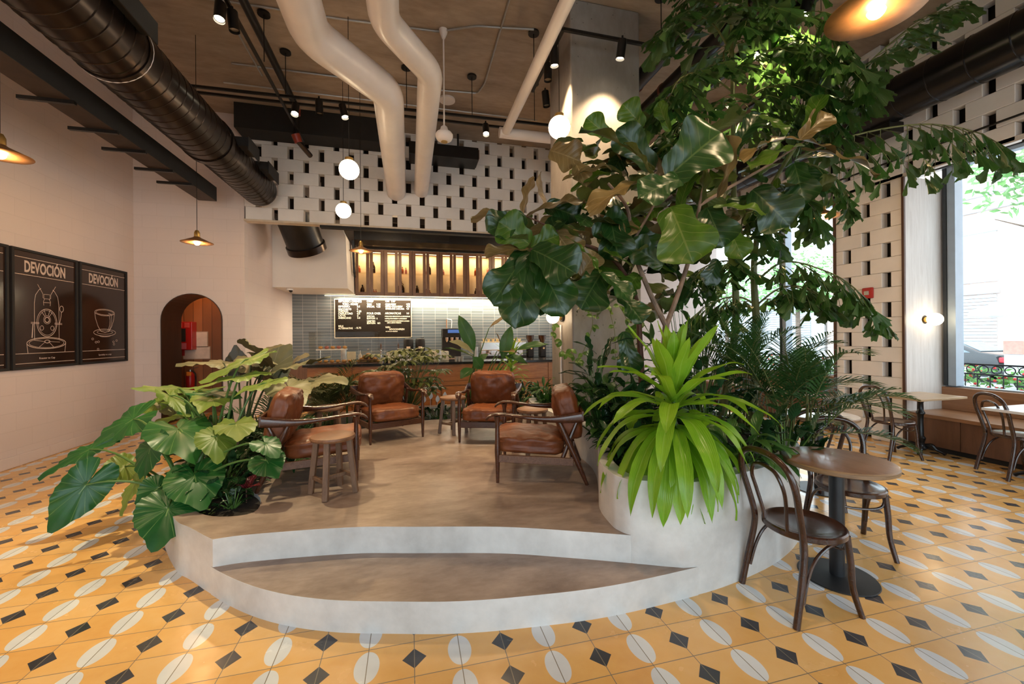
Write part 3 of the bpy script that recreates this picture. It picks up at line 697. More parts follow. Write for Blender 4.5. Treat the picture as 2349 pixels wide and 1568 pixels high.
def machine(a):
    pstroke(a, ell(.0, .60, .155, .185), .004, True); pstroke(a, ell(0, .60, .135, .165), .0025, True)
    pstroke(a, ell(0, .64, .035, .035), .006, True); pstroke(a, ell(0, .64, .055, .055), .0025, True)
    for s in (-1, 1):
        pstroke(a, [(s*.19, .38), (s*.19, .85), (s*.17, .96), (s*.12, 1.03), (s*.09, 1.05)], .0035)
        pstroke(a, [(s*.14, 1.10), (s*.06, .98), (s*.06, .93), (s*.035, .92), (s*.055, .88), (s*.05, .83)], .003)
        pstroke(a, [(s*.24, .60), (s*.12, .60), (s*.12, .585), (s*.24, .585)], .003)
        pstroke(a, [(s*.05, .78), (s*.02, .70)], .003); pstroke(a, [(s*.08, .74), (s*.03, .68)], .003)
    pstroke(a, [(-.045, .98), (.045, .98), (.045, .92), (-.045, .92)], .003, True); pstroke(a, [(-.05, .87), (.05, .87)], .003)
    pstroke(a, ell(-.08, .53, .025, .03), .003, True); pstroke(a, ell(.08, .53, .025, .03), .003, True)
    pstroke(a, [(.20, .60), (.225, .70), (.23, .76)], .004); pstroke(a, ell(.235, .80, .03, .042), .004, True)
    pstroke(a, [(-.21, .58), (-.225, .40)], .007)
    pstroke(a, ell(0, .33, .30, .075), .0045, True); pstroke(a, ell(0, .33, .27, .062), .003, True)
    pstroke(a, ell(0, .35, .04, .02), .004, True); pstroke(a, [(-.3, .32), (-.285, .20)], .004); pstroke(a, [(.3, .32), (.285, .20)], .004)
    for x, z in ((-.2, .37), (.2, .34), (.1, .275), (-.12, .28)): pstroke(a, [(x*.2, .35), (x, z)], .0025)
def cup(a):
    pstroke(a, ell(0, .80, .215, .052), .004, True); pstroke(a, ell(0, .80, .19, .038), .003, True)
    pstroke(a, [(-.215, .80), (-.20, .70), (-.15, .58), (-.09, .50), (0, .485), (.09, .50), (.15, .58), (.20, .70), (.215, .80)], .0045)
    pstroke(a, [(.06, .76), (.10, .75), (.115, .68), (.105, .60), (.075, .53), (.06, .52)], .004); pstroke(a, [(.08, .79), (.14, .78), (.15, .68), (.13, .58), (.08, .50)], .004)
    pstroke(a, ell(0, .48, .24, .055), .004, True); pstroke(a, ell(0, .485, .17, .03), .003, True); pstroke(a, ell(0, .44, .13, .028, PI, 2*PI), .0035)
    for x, z in ((-.26, .38), (-.19, .33), (-.14, .335), (-.15, .22), (.19, .33), (.26, .35), (.20, .29)): pstroke(a, ell(x, z, .02, .014), .003, True)
poster(6.29, 7.305, 'black framed poster with a line drawing of a lever coffee machine', machine, 'Roaster to Cup')
poster(7.345, 8.375, 'black framed poster with a line drawing of a coffee cup on its saucer', cup, 'Specialty to a cup')
poster(5.23, 6.25, 'black framed poster cut by the left edge of the picture', lambda a: None, ' ')
# ================================================================= CEILING SERVICES
def tubething(name, pts, r, mat, label, cat, n=20, group=None, sp=0, kind=None, cap=True):
    P = spline(pts, sp) if sp else pts
    return tag(MB().tube(P, r, n, cap=cap).build(name, mat, ang=.7), label, cat, group, kind)
def bend(pts, rad, k=8):                                   # polyline with rounded corners
    pts = [V(p) for p in pts]; out = [pts[0]]
    for i in range(1, len(pts)-1):
        a, b, c = pts[i-1:i+2]; u, w = (a-b).normalized(), (c-b).normalized(); p, q = b+u*rad, b+w*rad
        for j in range(k+1): t = j/k; out.append(p*(1-t)**2+b*2*t*(1-t)+q*t*t)
    return out+[pts[-1]]
z1 = 4.52
tubething('insulated_pipe', bend([(-.26, 8.60, z1), (-.24, 5.12, z1), (-.92, 4.32, z1), (-.95, -3.4, z1)], .17, 6), .185, m_pipe, 'fat white insulated pipe with two bends, left one of the pair under the ceiling', 'pipe', 28, 'large white pipes')
tubething('insulated_pipe', bend([(.24, 8.60, z1+.06), (.245, 4.72, z1+.06), (-.22, 4.05, z1+.06), (-.24, -3.4, z1+.06)], .14, 6), .143, m_pipe, 'white insulated pipe with two bends, thinner right one of the pair under the ceiling', 'pipe', 28, 'large white pipes')
tubething('white_pipe', [(1.54, 6.42, 4.9), (1.54, -3.4, 4.9)], .072, m_pipe, 'thin straight white pipe running overhead to the left of the pillar', 'pipe')
tubething('white_pipe', [(1.44, 6.5, 4.9), (5.2, 6.5, 4.9)], .085, m_pipe, 'short white pipe crossing sideways behind the pillar near the ceiling', 'pipe')
# spiral duct, left
t = thing('spiral_duct', 'large dark round spiral duct running overhead along the left side', 'duct', (-2.66, 3, 4.0)); o = V(t.location)
def spiral(mb, x, z, r, y0, y1, pitch=.14, n=32):
    m = max(2, int((y1-y0)/pitch)); mb.tube([(x, y0+(y1-y0)*i/m, z) for i in range(m+1)], r, n)
    for i in range(m):
        y = y0+(y1-y0)*(i+.5)/m; mb.tube([(x, y-.008, z), (x, y, z), (x, y+.008, z)], [r+.001, r+.005, r+.001], n, cap=False)
    return mb
spiral(MB(), -2.66, 4.27, .315, -3.4, 6.35).build('duct_body', m_duct, t, origin=o, ang=.5)
spiral(MB(), -2.66, 4.27, .285, 6.35, 8.35, .12).build('duct_body', m_duct, t, origin=o, ang=.5)
for y, r in ((6.35, .33), (4.55, .325), (2.2, .325)): MB().tube([(-2.66, y-.05, 4.27), (-2.66, y+.05, 4.27)], r, 32).build('coupling', m_duct, t, origin=o, ang=.5)
MB().tube([(-2.66+.322*math.cos(a), 4.55, 4.27+.322*math.sin(a)) for a in [2*PI*i/30 for i in range(30)]], .006, 6, closed=True).build('wire_sling', m_pipe, t, origin=o)
for y0, y1 in ((2.9, 4.4), (6.6, 7.0), (7.45, 7.95)):
    MB().box(-2.47, -2.24, y0, y1, 4.33, 4.46).box(-2.25, -2.235, y0-.02, y1+.02, 4.27, 4.47).build('grille', m_blackm, t, origin=o, smooth=False, bevel=.004)
# duct behind the block screen, turning down over the bar
t = thing('round_duct', 'black round duct end hanging behind the block screen over the bar', 'duct', (-2.35, 9.6, 3.6)); o = V(t.location)
MB().tube(bend([(-2.32, 8.98, 4.25), (-2.28, 9.4, 3.95), (-2.20, 9.72, 3.56)], .2), .37, m_duct and 30).build('duct_body', m_black, t, origin=o, ang=.6)
MB().tube([(-2.205, 9.68, 3.60), (-2.18, 9.76, 3.48)], .40, 30).build('flange', m_duct, t, origin=o, ang=.6)
# bar hood / black curved duct above the lit cabinets
t = thing('black_bulkhead', 'long black rounded duct housing above the lit glass cabinets', 'duct', (1.2, 11.2, 3.9)); o = V(t.location)
w = MB(); P = [(10.75, 4.0), (10.72, 4.25), (10.85, 4.5), (11.1, 4.62), (11.75, 4.62), (11.75, 3.98), (11.0, 3.92)]
MB_ = wall_yz(MB(), P, [], -1.34, 4.2); MB_.build('housing', m_black, t, origin=o, smooth=False)
wall_yz(MB(), [(11.05, 3.93), (10.78, 3.98), (10.95, 3.2), (11.1, 3.1)][::-1], [], -1.40, -1.345).build('end_plate', m_black, t, origin=o, smooth=False)
MB().box(.05, 1.0, 10.69, 10.74, 4.05, 4.30).build('grille', m_blackm, t, origin=o, smooth=False, bevel=.006)
# rectangular duct along the left wall
t = thing('rectangular_duct', 'dark rectangular duct box hung beside the left wall, its end over the archway', 'duct', (-3.31, 3, 3.9)); o = V(t.location)
m_dbox = plain('brown_black_sheet', (.045, .026, .018), .6, .2, .2)
b_ = MB().box(-3.46, -3.19, -3.4, 7.95, 3.90, 4.14); b_.mi[1:] = [1]*5; b_.build('duct_body', [m_dbox, m_blackm], t, origin=o, smooth=False, bevel=.004)
for y in (2.6, 3.7, 4.9, 5.5, 6.0, 6.6, 7.1): MB().box(-3.62, -3.17, y-.018, y+.018, 3.865, 3.90).build('hanger', m_black, t, origin=o, smooth=False)
tag(MB().box(-3.15, -3.03, -3.4, 6.9, 4.45, 4.62).build('cable_tray', m_black, smooth=False), 'narrow black cable tray between the left wall and the spiral duct', 'cable tray')
# black bulkheads against the screen
tag(MB().box(-3.0, -.34, 8.15, 8.60, 5.30, CZ-.005).build('black_beam', m_blackm, smooth=False), 'matt black beam boxed under the ceiling above the left part of the block screen', 'beam')
t = thing('black_plenum', 'black flat duct box fixed over the middle of the block screen', 'duct', (.8, 8.3, 5.1)); o = V(t.location)
MB().box(.0, 1.36, 8.1, 8.60, 5.12, 5.36).build('duct_body', m_black, t, origin=o, smooth=False, bevel=.006)
MB().box(1.362, 1.38, 8.12, 8.58, 5.15, 5.33).build('end_flange', m_trimd, t, origin=o, smooth=False)
MB().cyl((.95, 8.12, 5.361), (.95, 8.12, 5.60), .02).build('stub_pipe', m_black, t, origin=o)
# right duct
t = thing('spiral_duct', 'large black round duct running along the street side above the windows', 'duct', (6.15, 3, 4.3)); o = V(t.location)
spiral(MB(), 6.15, 4.60, .27, -3.4, 8.55, .35).build('duct_body', plain('black_duct_metal', (.018, .018, .021), .25, .7, .3, 3), t, origin=o, ang=.5)
MB().box(6.10, 6.36, 3.95, 4.75, 4.22, 4.36).build('grille', m_black, t, origin=o, smooth=False, bevel=.004)
tubething('black_rail', [(6.56, -3.4, 3.97), (6.56, 8.5, 3.97)], .014, m_black, 'thin black rail along the perforated band above the street windows', 'rail', 8)
for i, (x, z, r, lb) in enumerate(((3.15, 5.15, .11, 'black pipe with a bulge, nearest the pillar, in the pipe run on the right'), (3.62, 5.12, .10, 'black pipe in the middle of the pipe run right of the pillar'), (4.0, 5.0, .075, 'thin black pipe with light clamps, rightmost of the pipe run'))):
    t = thing('black_pipe', lb, 'pipe', (x, 3, z-r), 0, 'black pipes right of the pillar'); o = V(t.location)
    MB().tube([(x, -3.4, z), (x, 8.5, z)], r, 18).build('pipe_body', m_black, t, origin=o)
    for y in (3.6, 5.2, 6.6): MB().tube([(x, y-.02, z), (x, y+.02, z)], r+.012, 18).build('clamp', m_pipe if i == 2 else plain('rust_clamp%d' % i, (.16, .04, .02), .5), t, origin=o)
# sprinkler drop with red couplings by the screen
t = thing('sprinkler_pipe', 'black sprinkler pipe with two red couplings in front of the block screen', 'pipe', (-1.86, 7.5, 4.8)); o = V(t.location); m_red = plain('red_coupling', (.28, .035, .015), .4)
MB().tube([(-1.86, 7.6, 5.42), (-1.86, 7.6, 4.98)], .05, 14).build('pipe_body', m_black, t, origin=o)
MB().tube([(-1.86, 3.0, 5.5), (-1.86, 7.6, 5.5)], .05, 14).build('pipe_body', m_black, t, origin=o)
MB().tube([(-1.84, 7.6, 4.92), (-1.72, 7.95, 4.83)], .045, 14).build('pipe_body', m_duct, t, origin=o)
for p, q in (((-1.86, 7.6, 5.46), (-1.86, 7.6, 5.36)), ((-1.87, 7.58, 5.02), (-1.83, 7.62, 4.90))): MB().tube([p, q], [.07, .065], 14).build('coupling', m_red, t, origin=o)
# track lighting
m_lens = emit('spot_lens', (1, .86, .62), 25); m_lensoff = plain('spot_reflector', (.25, .2, .15), .2, .6)
def track(pts, label):
    t = thing('light_track', label, 'light track', V(pts[0])); o = V(t.location)
    for a, b in zip(pts, pts[1:]): MB().bar(a, b, .034, .034).build('track_rail', m_black, t, origin=o, smooth=False)
    return t
track([(-1.84, -2, 5.1), (-1.84, 8.0, 5.1)], 'black light track running away from the viewer left of the fat white pipes')
track([(-3.6, 6.62, 5.1), (1.9, 6.47, 5.1), (2.9, 6.45, 5.1)], 'long black light track crossing the room in front of the block screen')
track([(-3.3, 6.95, 5.2), (1.6, 6.9, 5.2)], 'black cable rail crossing just behind the long light track')
track([(1.74, 5.62, 5.1), (1.74, 4.40, 5.1), (3.05, 4.40, 5.1)], 'black light track wrapping two sides of the concrete pillar')
track([(5.0, -2, 5.0), (5.0, 8.4, 5.0)], 'black light track over the tables, running along the street windows')
for i, (x, y, zb, lb) in enumerate(((-1.80, 5.84, 5.12, 'over the left track'), (-1.74, 6.55, 5.12, 'where the two left tracks meet'), (-.03, 6.5, 5.12, 'between the fat white pipes'), (.99, 6.48, 5.12, 'above the middle of the long track'),
        (1.68, 5.35, 5.12, 'left of the pillar, holding the wrapped track'), (2.02, 6.42, 5.12, 'behind the pillar, left of it'), (1.74, 4.42, 5.12, 'at the corner of the wrapped track'), (3.04, 4.42, 5.12, 'at the right end of the wrapped track'))):
    t = thing('track_hanger', 'thin black rod with ceiling disc ' + lb, 'hanger', (x, y, zb), 0, 'track hangers')
    MB().cyl((0, 0, 0), (0, 0, CZ-zb-.02), .006, n=8).build('rod', m_black, t); MB().cyl((0, 0, CZ-zb-.03), (0, 0, CZ-zb-.003), .075, n=24).build('ceiling_disc', m_black, t)
def track_spot():
    t = thing('track_spotlight', 'x', 'spotlight')
    MB().box(-.02, .02, -.05, .05, -.045, 0).build('adapter', m_black, t, smooth=False)
    return t
SP0 = None
def spot(px, py, z, direc, label, on=True, energy=0, col=WARM2, ang=.75, L=.21, R=.052, tgt=None):
    """px,py: where the mouth of the spotlight is seen; z: its height"""
    m = atz(px, py, z); d = V(direc).normalized() if tgt is None else (V(tgt)-m).normalized()
    top = m - d*L; t = thing('track_spotlight', label, 'spotlight', tuple(top), 0, 'black track spotlights')
    a = MB().tube([(0, 0, 0), tuple(d*L)], R, 20, cap=False); a.tube([(0, 0, 0), tuple(d*.006)], R-.001, 20)
    a.build('housing', m_black, t, ang=.6); MB().tube([tuple(d*(L-.03)), tuple(d*(L-.024))], R*.86, 20).build('lens', m_lens if on else m_lensoff, t)
    MB().cyl((0, 0, 0), (0, 0, max(.05, 5.1-top.z)), .012, n=8).build('stem', m_black, t)
    if energy: light('SPOT', 'spot_lamp', tuple(m+d*.01), energy, col, .04, to=tuple(m+d*2), angle=ang, blend=.7)
    return t
DN = (0, 0, -1)
spot(676, 262, 4.86, (.02, -.05, -1), 'lit black spotlight on the long track, left of its two neighbours', True, 190, ang=1.25, tgt=(-1.5, 4.6, .6))
spot(733, 262, 4.86, (.03, .02, -1), 'unlit black spotlight in the middle of the three on the long track', False)
spot(792, 270, 4.84, (.28, 0, -1), 'tilted black spotlight, right one of the three on the long track', True, 150, ang=1.2, tgt=(.1, 5.6, .5))
spot(1115, 308, 4.84, (.25, -.3, -1), 'tilted lit black spotlight between the thin white pipe and the sensor', True, 130, ang=1.1, tgt=(1.0, 4.6, .6))
spot(1272, 152, 4.87, (.12, 0, -1), 'lit black spotlight beside the pillar, uppermost on its left side', True, 300, ang=1.5, tgt=(1.90, 4.9, 2.6))
spot(1257, 185, 4.87, DN, 'unlit black spotlight hanging just behind the lit one beside the pillar', False)
spot(1254, 244, 4.87, (.1, 0, -1), 'unlit black spotlight low on the left side of the pillar', False)
spot(1422, 136, 4.86, (0, .05, -1), 'black spotlight in front of the broad pillar face', True, 210, ang=1.5, tgt=(2.36, 4.62, 3.6))
spot(503, 46, 4.84, (0, -.05, -1), 'lit black spotlight on the left track, nearest the spiral duct', True, 620, (1, .84, .50), ang=.95, tgt=(-1.75, 3.7, .6))
spot(538, 72, 4.84, (.1, 0, -1), 'unlit black spotlight beside the lit one on the left track', False)
spot(1569, 266, 4.55, DN, 'glowing spotlight right of the pillar under a thin rail', True, 160, ang=1.3)
spot(1842, 38, 4.70, (.1, 0, -1), 'black spotlight among the palm fronds at the top', True, 420, (1, .85, .45), ang=1.3, tgt=(3.0, 3.2, 2.6))
spot(1732, 130, 4.80, (.1, 0, -1), 'lit spotlight shining inside the palm crown', True, 380, (1, .85, .45), ang=1.5, tgt=(2.6, 3.2, 2.5))
# overhead spots out of the picture, without housings, washing plants and step
for p, q, e, a in (((-1.84, 1.6, 4.9), (-2.0, 3.9, .6), 160, .8), ((1.74, 1.6, 4.9), (2.2, 2.6, 1.6), 150, 1.0), ((3.4, 1.5, 4.9), (2.6, 3.3, 3.2), 110, 1.1)):
    light('SPOT', 'wash_spot', p, e, WARM2, .05, to=q, angle=a, blend=.6)
# globe pendants
m_globe = emit('opal_globe', (1, .80, .52), 16); m_brass = plain('brass', (.60, .38, .12), .28, .9, .1)
def globe(px, py, d, r, label):
    c = at(px, py, d); t = thing('globe_pendant', label, 'pendant lamp', (c.x, c.y, c.z-r), 0, 'opal globe pendants')
    MB().sphere((0, 0, r), r, 28, 18).build('globe', m_globe, t, ang=4)
    MB().cyl((0, 0, 2*r-.012), (0, 0, 2*r+.025), r*.42, n=24).build('cap', m_brass, t); MB().cyl((0, 0, 2*r+.02), (0, 0, CZ-c.z+r-.003), .004, n=6).build('cord', m_black, t)
globe(801, 389, 5.3, .125, 'upper and larger of the two glowing globes left of the white pipes')
globe(788, 483, 6.65, .120, 'lower and smaller of the two glowing globes left of the white pipes')
globe(1283, 292, 4.7, .125, 'glowing globe pendant hanging in front of the pillar edge')
# wall globes
def sconce(p, nrm, r, label, L=.06):
    p, n = V(p), V(nrm).normalized(); t = thing('globe_sconce', label, 'wall lamp', tuple(p))
    MB().cyl(n*.003, n*.03, r*.72, n=24).build('backplate', m_black, t); MB().cyl(n*.03, n*(L+.02), r*.45, n=20).build('socket', m_brass, t)
    MB().sphere(n*(L+r), r, 28, 18).build('globe', m_globe, t, ang=4)
q = atx(1292, 727, CX0); sconce((CX0, q.y, q.z), (-1, 0, 0), .085, 'glowing globe wall lamp on the side of the concrete pillar')
sconce((7.02, 4.16, 1.75), (0, -1, 0), .085, 'glowing globe wall lamp on the pale wood return beside the big window')
# conduit down the column
tag(MB().tube(bend([(CX0-.02, q.y+.04, q.z-.10), (CX0-.02, q.y+.04, .75), (CX0-.02, q.y-.2, .70)], .05), .012, 8).build('conduit', m_pipe), 'thin grey conduit running down the pillar from the globe lamp', 'conduit')
# brass shaded pendants
m_shade = plain('aged_brass_shade', (.42, .22, .09), .38, .7, .3); m_bulb = emit('warm_bulb', (1, .74, .38), 40)
def shade(px, py, d, label, r=.185, e=30):
    c = at(px, py, d); t = thing('shaded_pendant', label, 'pendant lamp', (c.x, c.y, c.z-.03), 0, 'brass shaded pendants')
    MB().lathe([(r, .0), (r+.003, .004), (.05, .070), (.032, .085), (.030, .084), (.048, .066), (r-.004, .003)], n=48).build('lamp_shade', m_shade, t, ang=1)
    MB().lathe([(1e-5, .175), (.02, .172), (.034, .14), (.034, .085), (.028, .08)], n=20).build('socket', m_brass, t)
    MB().sphere((0, 0, .012), .038, 18, 12, (1, 1, 1.15)).build('bulb', m_bulb, t, ang=4); MB().cyl((0, 0, .17), (0, 0, CZ-c.z+.03-.003), .004, n=6).build('cord', m_black, t)
    if e: light('POINT', 'pendant_lamp', (c.x, c.y, c.z-.10), e, WARM, .04)
shade(452, 552, 5.6, 'small brass shaded pendant in front of the archway wall')
shade(828, 572, 6.9, 'small brass shaded pendant hanging before the cabinets at the left end of the bar')
shade(1887, 492, 4.9, 'brass shaded pendant hanging in front of the far street window')
shade(2010, 12, 1.92, 'large looking brass shaded pendant at the top, nearest the viewer', .195, 14)
shade(0, 347, 3.3, 'brass shaded pendant cut by the left edge of the picture')
for p in ((-3.2, 2.2, 3.0), (-3.2, .2, 3.0), (4.8, .6, 3.0)): light('POINT', 'pendant_lamp', p, 26, WARM, .05)
# camera and sensor on the ceiling
c = atz(1019, 312, 4.30); t = thing('ceiling_sensor', 'white bell shaped sensor hanging on a white rod in the middle', 'sensor', (c.x, c.y, 4.22))
MB().lathe([(1e-5, 0), (.06, .005), (.10, .03), (.118, .07), (.118, .10), (.10, .125), (.06, .15), (.045, .20), (.02, .22)], n=32).build('bell', m_pipe, t, ang=.8)
MB().cyl((0, 0, -.004), (0, 0, .006), .045, n=20).build('sounder', m_brass, t); MB().cyl((0, 0, .2), (0, 0, CZ-4.22-.1), .011, n=8).build('rod', m_pipe, t)
MB().lathe([(.02, CZ-4.34), (.05, CZ-4.27), (.06, CZ-4.222), (1e-5, CZ-4.221)], n=24).build('canopy', m_pipe, t)
tag(MB().cyl((.66, 7.22, CZ-.03), (.66, 7.22, CZ-.002), .14, n=32).build('ceiling_disc', m_pipe), 'flat white disc on the ceiling behind the bell shaped sensor', 'ceiling plate')
# conduits on the ceiling
m_cond = plain('galvanised_conduit', (.42, .40, .38), .35, .6, .1)
for i, (pts, lb) in enumerate((
    ([(-3.4, 5.75, 5.73), (-.9, 5.7, 5.73), (.4, 5.62, 5.73), (.9, 5.4, 5.73), (1.25, 5.35, 5.73), (1.66, 5.28, 5.73)], 'thin metal conduit snaking across the ceiling past the sensor'),
    ([(-2.6, 7.0, 5.73), (.6, 6.95, 5.73), (1.15, 6.9, 5.73), (1.22, 6.6, 5.73), (1.22, -1, 5.73)], 'thin metal conduit turning a corner towards the viewer on the ceiling'),
    ([(-2.9, 7.5, 5.70), (2.4, 7.45, 5.70)], 'thin metal conduit running across behind the long track'),
    ([(-2.25, -1, 5.72), (-2.25, 7.2, 5.72)], 'thin pipe on the ceiling right of the spiral duct'))):
    tag(MB().tube(bend(pts, .05, 4), .013, 8).build('ceiling_conduit', m_cond), lb, 'conduit', 'ceiling conduits')
# ================================================================= BAR
m_cw = wood('honey_counter_wood', (.24, .080, .018), (.48, .19, .05), .32, (.7, 6, 6), 2.5, coat=.2)
m_cab = wood('walnut_cabinet_wood', (.085, .038, .018), (.21, .105, .055), .4, (7, 7, .7), 3)
m_stone = plain('black_worktop', (.012, .012, .013), .12, 0, .3)
m_cab_in = plain('cabinet_lining', (.78, .62, .42), .6, var=.04)
m_steel = plain('brushed_steel', (.55, .53, .50), .25, .9, .08); m_cream = plain('cream_card', (.80, .70, .50), .6); m_wh = plain('white_plastic', (.80, .79, .77), .35)
m_cg = glassm('cabinet_glass', (.97, .96, .93), .04)
t = thing('bar_counter', 'long coffee bar with honey coloured panelled wooden front behind the plants', 'counter', (1.3, 8.75, 0)); o = V(t.location)
MB().box(-1.9, 4.5, 8.40, 9.05, .06, 1.0).build('body', m_cw, t, origin=o, smooth=False)
MB().box(-1.85, 4.45, 8.44, 9.0, 0, .06).build('kick_board', m_blackm, t, origin=o, smooth=False)
for i in range(8):
    x0 = -1.9+i*.8; x1 = x0+.8; cx = (x0+x1)/2
    a = MB().box(x0+.004, x1-.004, 8.375, 8.398, .655, .985)
    a.build('drawer_panel', m_cw, t, origin=o, bevel=.004, smooth=False)
    a = MB(); X0, X1, Z0, Z1 = x0+.01, x1-.01, .08, .645
    a.box(X0, X0+.075, 8.37, 8.398, Z0, Z1).box(X1-.075, X1, 8.37, 8.398, Z0, Z1).box(X0+.075, X1-.075, 8.37, 8.398, Z0, Z0+.075).box(X0+.075, X1-.075, 8.37, 8.398, Z1-.075, Z1)
    p = a.build('door_panel', m_cw, t, origin=o, bevel=.005, smooth=False)
    b_ = V(p.location) + 0*o
    MB().box(X0+.105, X1-.105, 8.378, 8.392, Z0+.105, Z1-.105).build('raised_field', m_cw, p, origin=o, bevel=.008, smooth=False)
o2 = tag(MB().box(-1.97, 4.55, 8.32, 9.12, 1.001, 1.045).build('worktop', m_stone, bevel=.004, smooth=False), 'polished black stone worktop lying on the coffee bar', 'worktop')
t = thing('back_counter', 'dark counter run below the slate tiled wall behind the bar', 'counter', (1.2, 11.45, 0)); o = V(t.location)
MB().box(-2.99, 4.8, 11.2, 11.765, 0, .90).build('body', m_cab, t, origin=o, smooth=False); MB().box(-2.99, 4.8, 11.15, 11.765, .902, .94).build('top', m_stone, t, origin=o, smooth=False, bevel=.003)
# lit glass cabinets
light('AREA', 'under_cabinet_light', (1.1, 11.56, 2.66), 220, (1, .83, .58), 6.0, size_y=.03)
GC = 'lit glass fronted wall cabinets'; CL = ('at the left end', 'second from the left', 'third from the left', 'fourth from the left', 'fifth, partly behind leaves', 'last, mostly behind leaves')
for i in range(6):
    x0 = -1.405+i*.735; x1 = x0+.733; t = thing('glass_cabinet', 'lit walnut cabinet with two glass doors, '+CL[i], 'cabinet', ((x0+x1)/2, 11.58, 2.68), 0, GC); o = V(t.location)
    b = MB().box(x0, x1, 11.40, 11.765, 2.68, 2.70).box(x0, x1, 11.40, 11.765, 3.86, 3.90).box(x0, x0+.018, 11.40, 11.765, 2.70, 3.86).box(x1-.018, x1, 11.40, 11.765, 2.70, 3.86)
    b.build('body', m_cab, t, origin=o, smooth=False)
    MB().box(x0+.018, x1-.018, 11.75, 11.765, 2.70, 3.86).build('back_panel', m_cab_in, t, origin=o, smooth=False)
    MB().box(x0+.02, x1-.02, 11.43, 11.748, 3.285, 3.295).build('shelf', m_cg, t, origin=o, smooth=False)
    for k in range(2):
        a0 = x0+.366*k+.003; a1 = a0+.36; z0, z1 = 2.685, 3.895
        f = MB().box(a0, a0+.085, 11.375, 11.398, z0, z1).box(a1-.085, a1, 11.375, 11.398, z0, z1).box(a0+.085, a1-.085, 11.375, 11.398, z0, z0+.075).box(a0+.085, a1-.085, 11.375, 11.398, z1-.075, z1)
        d = f.build('door', m_cab, t, origin=o, bevel=.004, smooth=False)
        MB().box(a0+.085, a1-.085, 11.384, 11.388, z0+.075, z1-.075).build('pane', m_cg, d, origin=o, smooth=False)
    light('AREA', 'cabinet_light', ((x0+x1)/2, 11.56, 3.85), 10, (1, .70, .36), .66, size_y=.1)
    MB().box(x0+.03, x1-.03, 11.50, 11.62, 3.852, 3.858).build('light_strip', emit('cabinet_strip', (1, .75, .42), 6), t, origin=o, smooth=False)
tag(MB().box(-2.2, 4.8, 11.64, 11.68, 2.672, 2.679).build('light_strip', emit('led_strip', (1, .86, .62), 5), smooth=False), 'glowing light strip under the row of glass cabinets', 'light strip')
# bottles: kinds
m_amber = plain('amber_liquid', (.42, .085, .02), .08, 0, .1); m_dk = plain('dark_brown_glass', (.035, .014, .008), .08, 0, .1); m_pinkb = plain('rose_liquid', (.40, .14, .11), .1); m_clear = plain('clear_glass_neck', (.45, .42, .36), .05, 0, .1)
def bottle(x, z, h, r, mat, label, handle=False, y=11.58):
    t = thing('bottle', label, 'bottle', (x, y, z), 0, 'bottles in the lit cabinets')
    MB().lathe([(r*.9, 0), (r, h*.03), (r, h*.52), (r*.8, h*.66), (r*.34, h*.78), (r*.3, h*.9), (1e-5, h*.9)], n=18).build('body', mat, t, ang=.8)
    MB().cyl((0, 0, h*.9), (0, 0, h), r*.36, n=12).build('cap', m_blackm, t)
    if handle: MB().tube([(r*.3+r*.35*math.sin(a), 0, h*.78+r*.35*math.cos(a)) for a in [PI*i/8 for i in range(9)]], r*.09, 6).build('handle', mat, t)
SH, SL = 3.297, 2.702
for px, sh, h, r, m, hd, lb in ((824, 1, .19, .037, m_amber, 0, 'small amber bottle alone on the top shelf at the left end'), (856, 1, .30, .056, m_dk, 1, 'dark jug on the top shelf, second door from the left'), (883, 1, .30, .056, m_dk, 1, 'dark jug on the top shelf, third door from the left'),
    (923, 1, .19, .036, m_amber, 0, 'amber bottle on the top shelf left of its reddish twin, fourth door'), (931, 1, .17, .032, m_pinkb, 0, 'reddish bottle against the frame on the top shelf, fourth door'), (975, 1, .15, .030, m_amber, 0, 'little amber bottle beside the dark jug, top shelf middle'), (984, 1, .30, .055, m_dk, 1, 'dark jug beside the little amber bottle, top shelf middle'),
    (1004, 1, .19, .037, m_amber, 0, 'squat amber bottle at the left side of the seventh door, top shelf'), (1017, 1, .15, .030, m_pinkb, 0, 'pale orange little bottle at the right side of the seventh door, top shelf'), (1067, 1, .20, .036, m_pinkb, 0, 'clear and red bottle on the top shelf, ninth door, left of two'), (1072, 1, .15, .034, m_amber, 0, 'small reddish bottle on the top shelf, ninth door, right of two'),
    (1090, 1, .22, .030, m_amber, 0, 'slim tapered amber bottle, left of a pair on the top shelf'), (1098, 1, .22, .030, m_amber, 0, 'slim tapered amber bottle, right of a pair on the top shelf'), (1123, 1, .33, .09, m_pinkb, 0, 'big round bottle with reddish liquid beside the leaves, top shelf'),
    (831, 0, .27, .056, m_dk, 1, 'dark jug on the bottom shelf at the left end'), (857, 0, .15, .030, m_pinkb, 0, 'pinkish little bottle, left of a pair on the bottom shelf'), (862, 0, .15, .030, m_pinkb, 0, 'pinkish little bottle, right of a pair on the bottom shelf'), (919, 0, .38, .098, m_dk, 1, 'big round dark jug on the bottom shelf, fourth door'), (956, 0, .28, .056, m_dk, 1, 'dark jug on the bottom shelf, fifth door'),
    (977, 0, .19, .036, m_pinkb, 0, 'brownish bottle, taller of the pair on the bottom shelf middle'), (985, 0, .16, .036, m_pinkb, 0, 'brownish bottle, shorter of the pair on the bottom shelf middle'), (1038, 0, .38, .095, m_dk, 1, 'big round dark jug on the bottom shelf, eighth door'), (1091, 0, .24, .045, m_dk, 0, 'dark bottle on the bottom shelf, tenth door, taller of two'), (1098, 0, .17, .036, m_dk, 0, 'dark bottle on the bottom shelf, tenth door, shorter of two')):
    bottle(aty(px, 600, 11.58).x, SH if sh else SL, h, r, m, lb, hd)
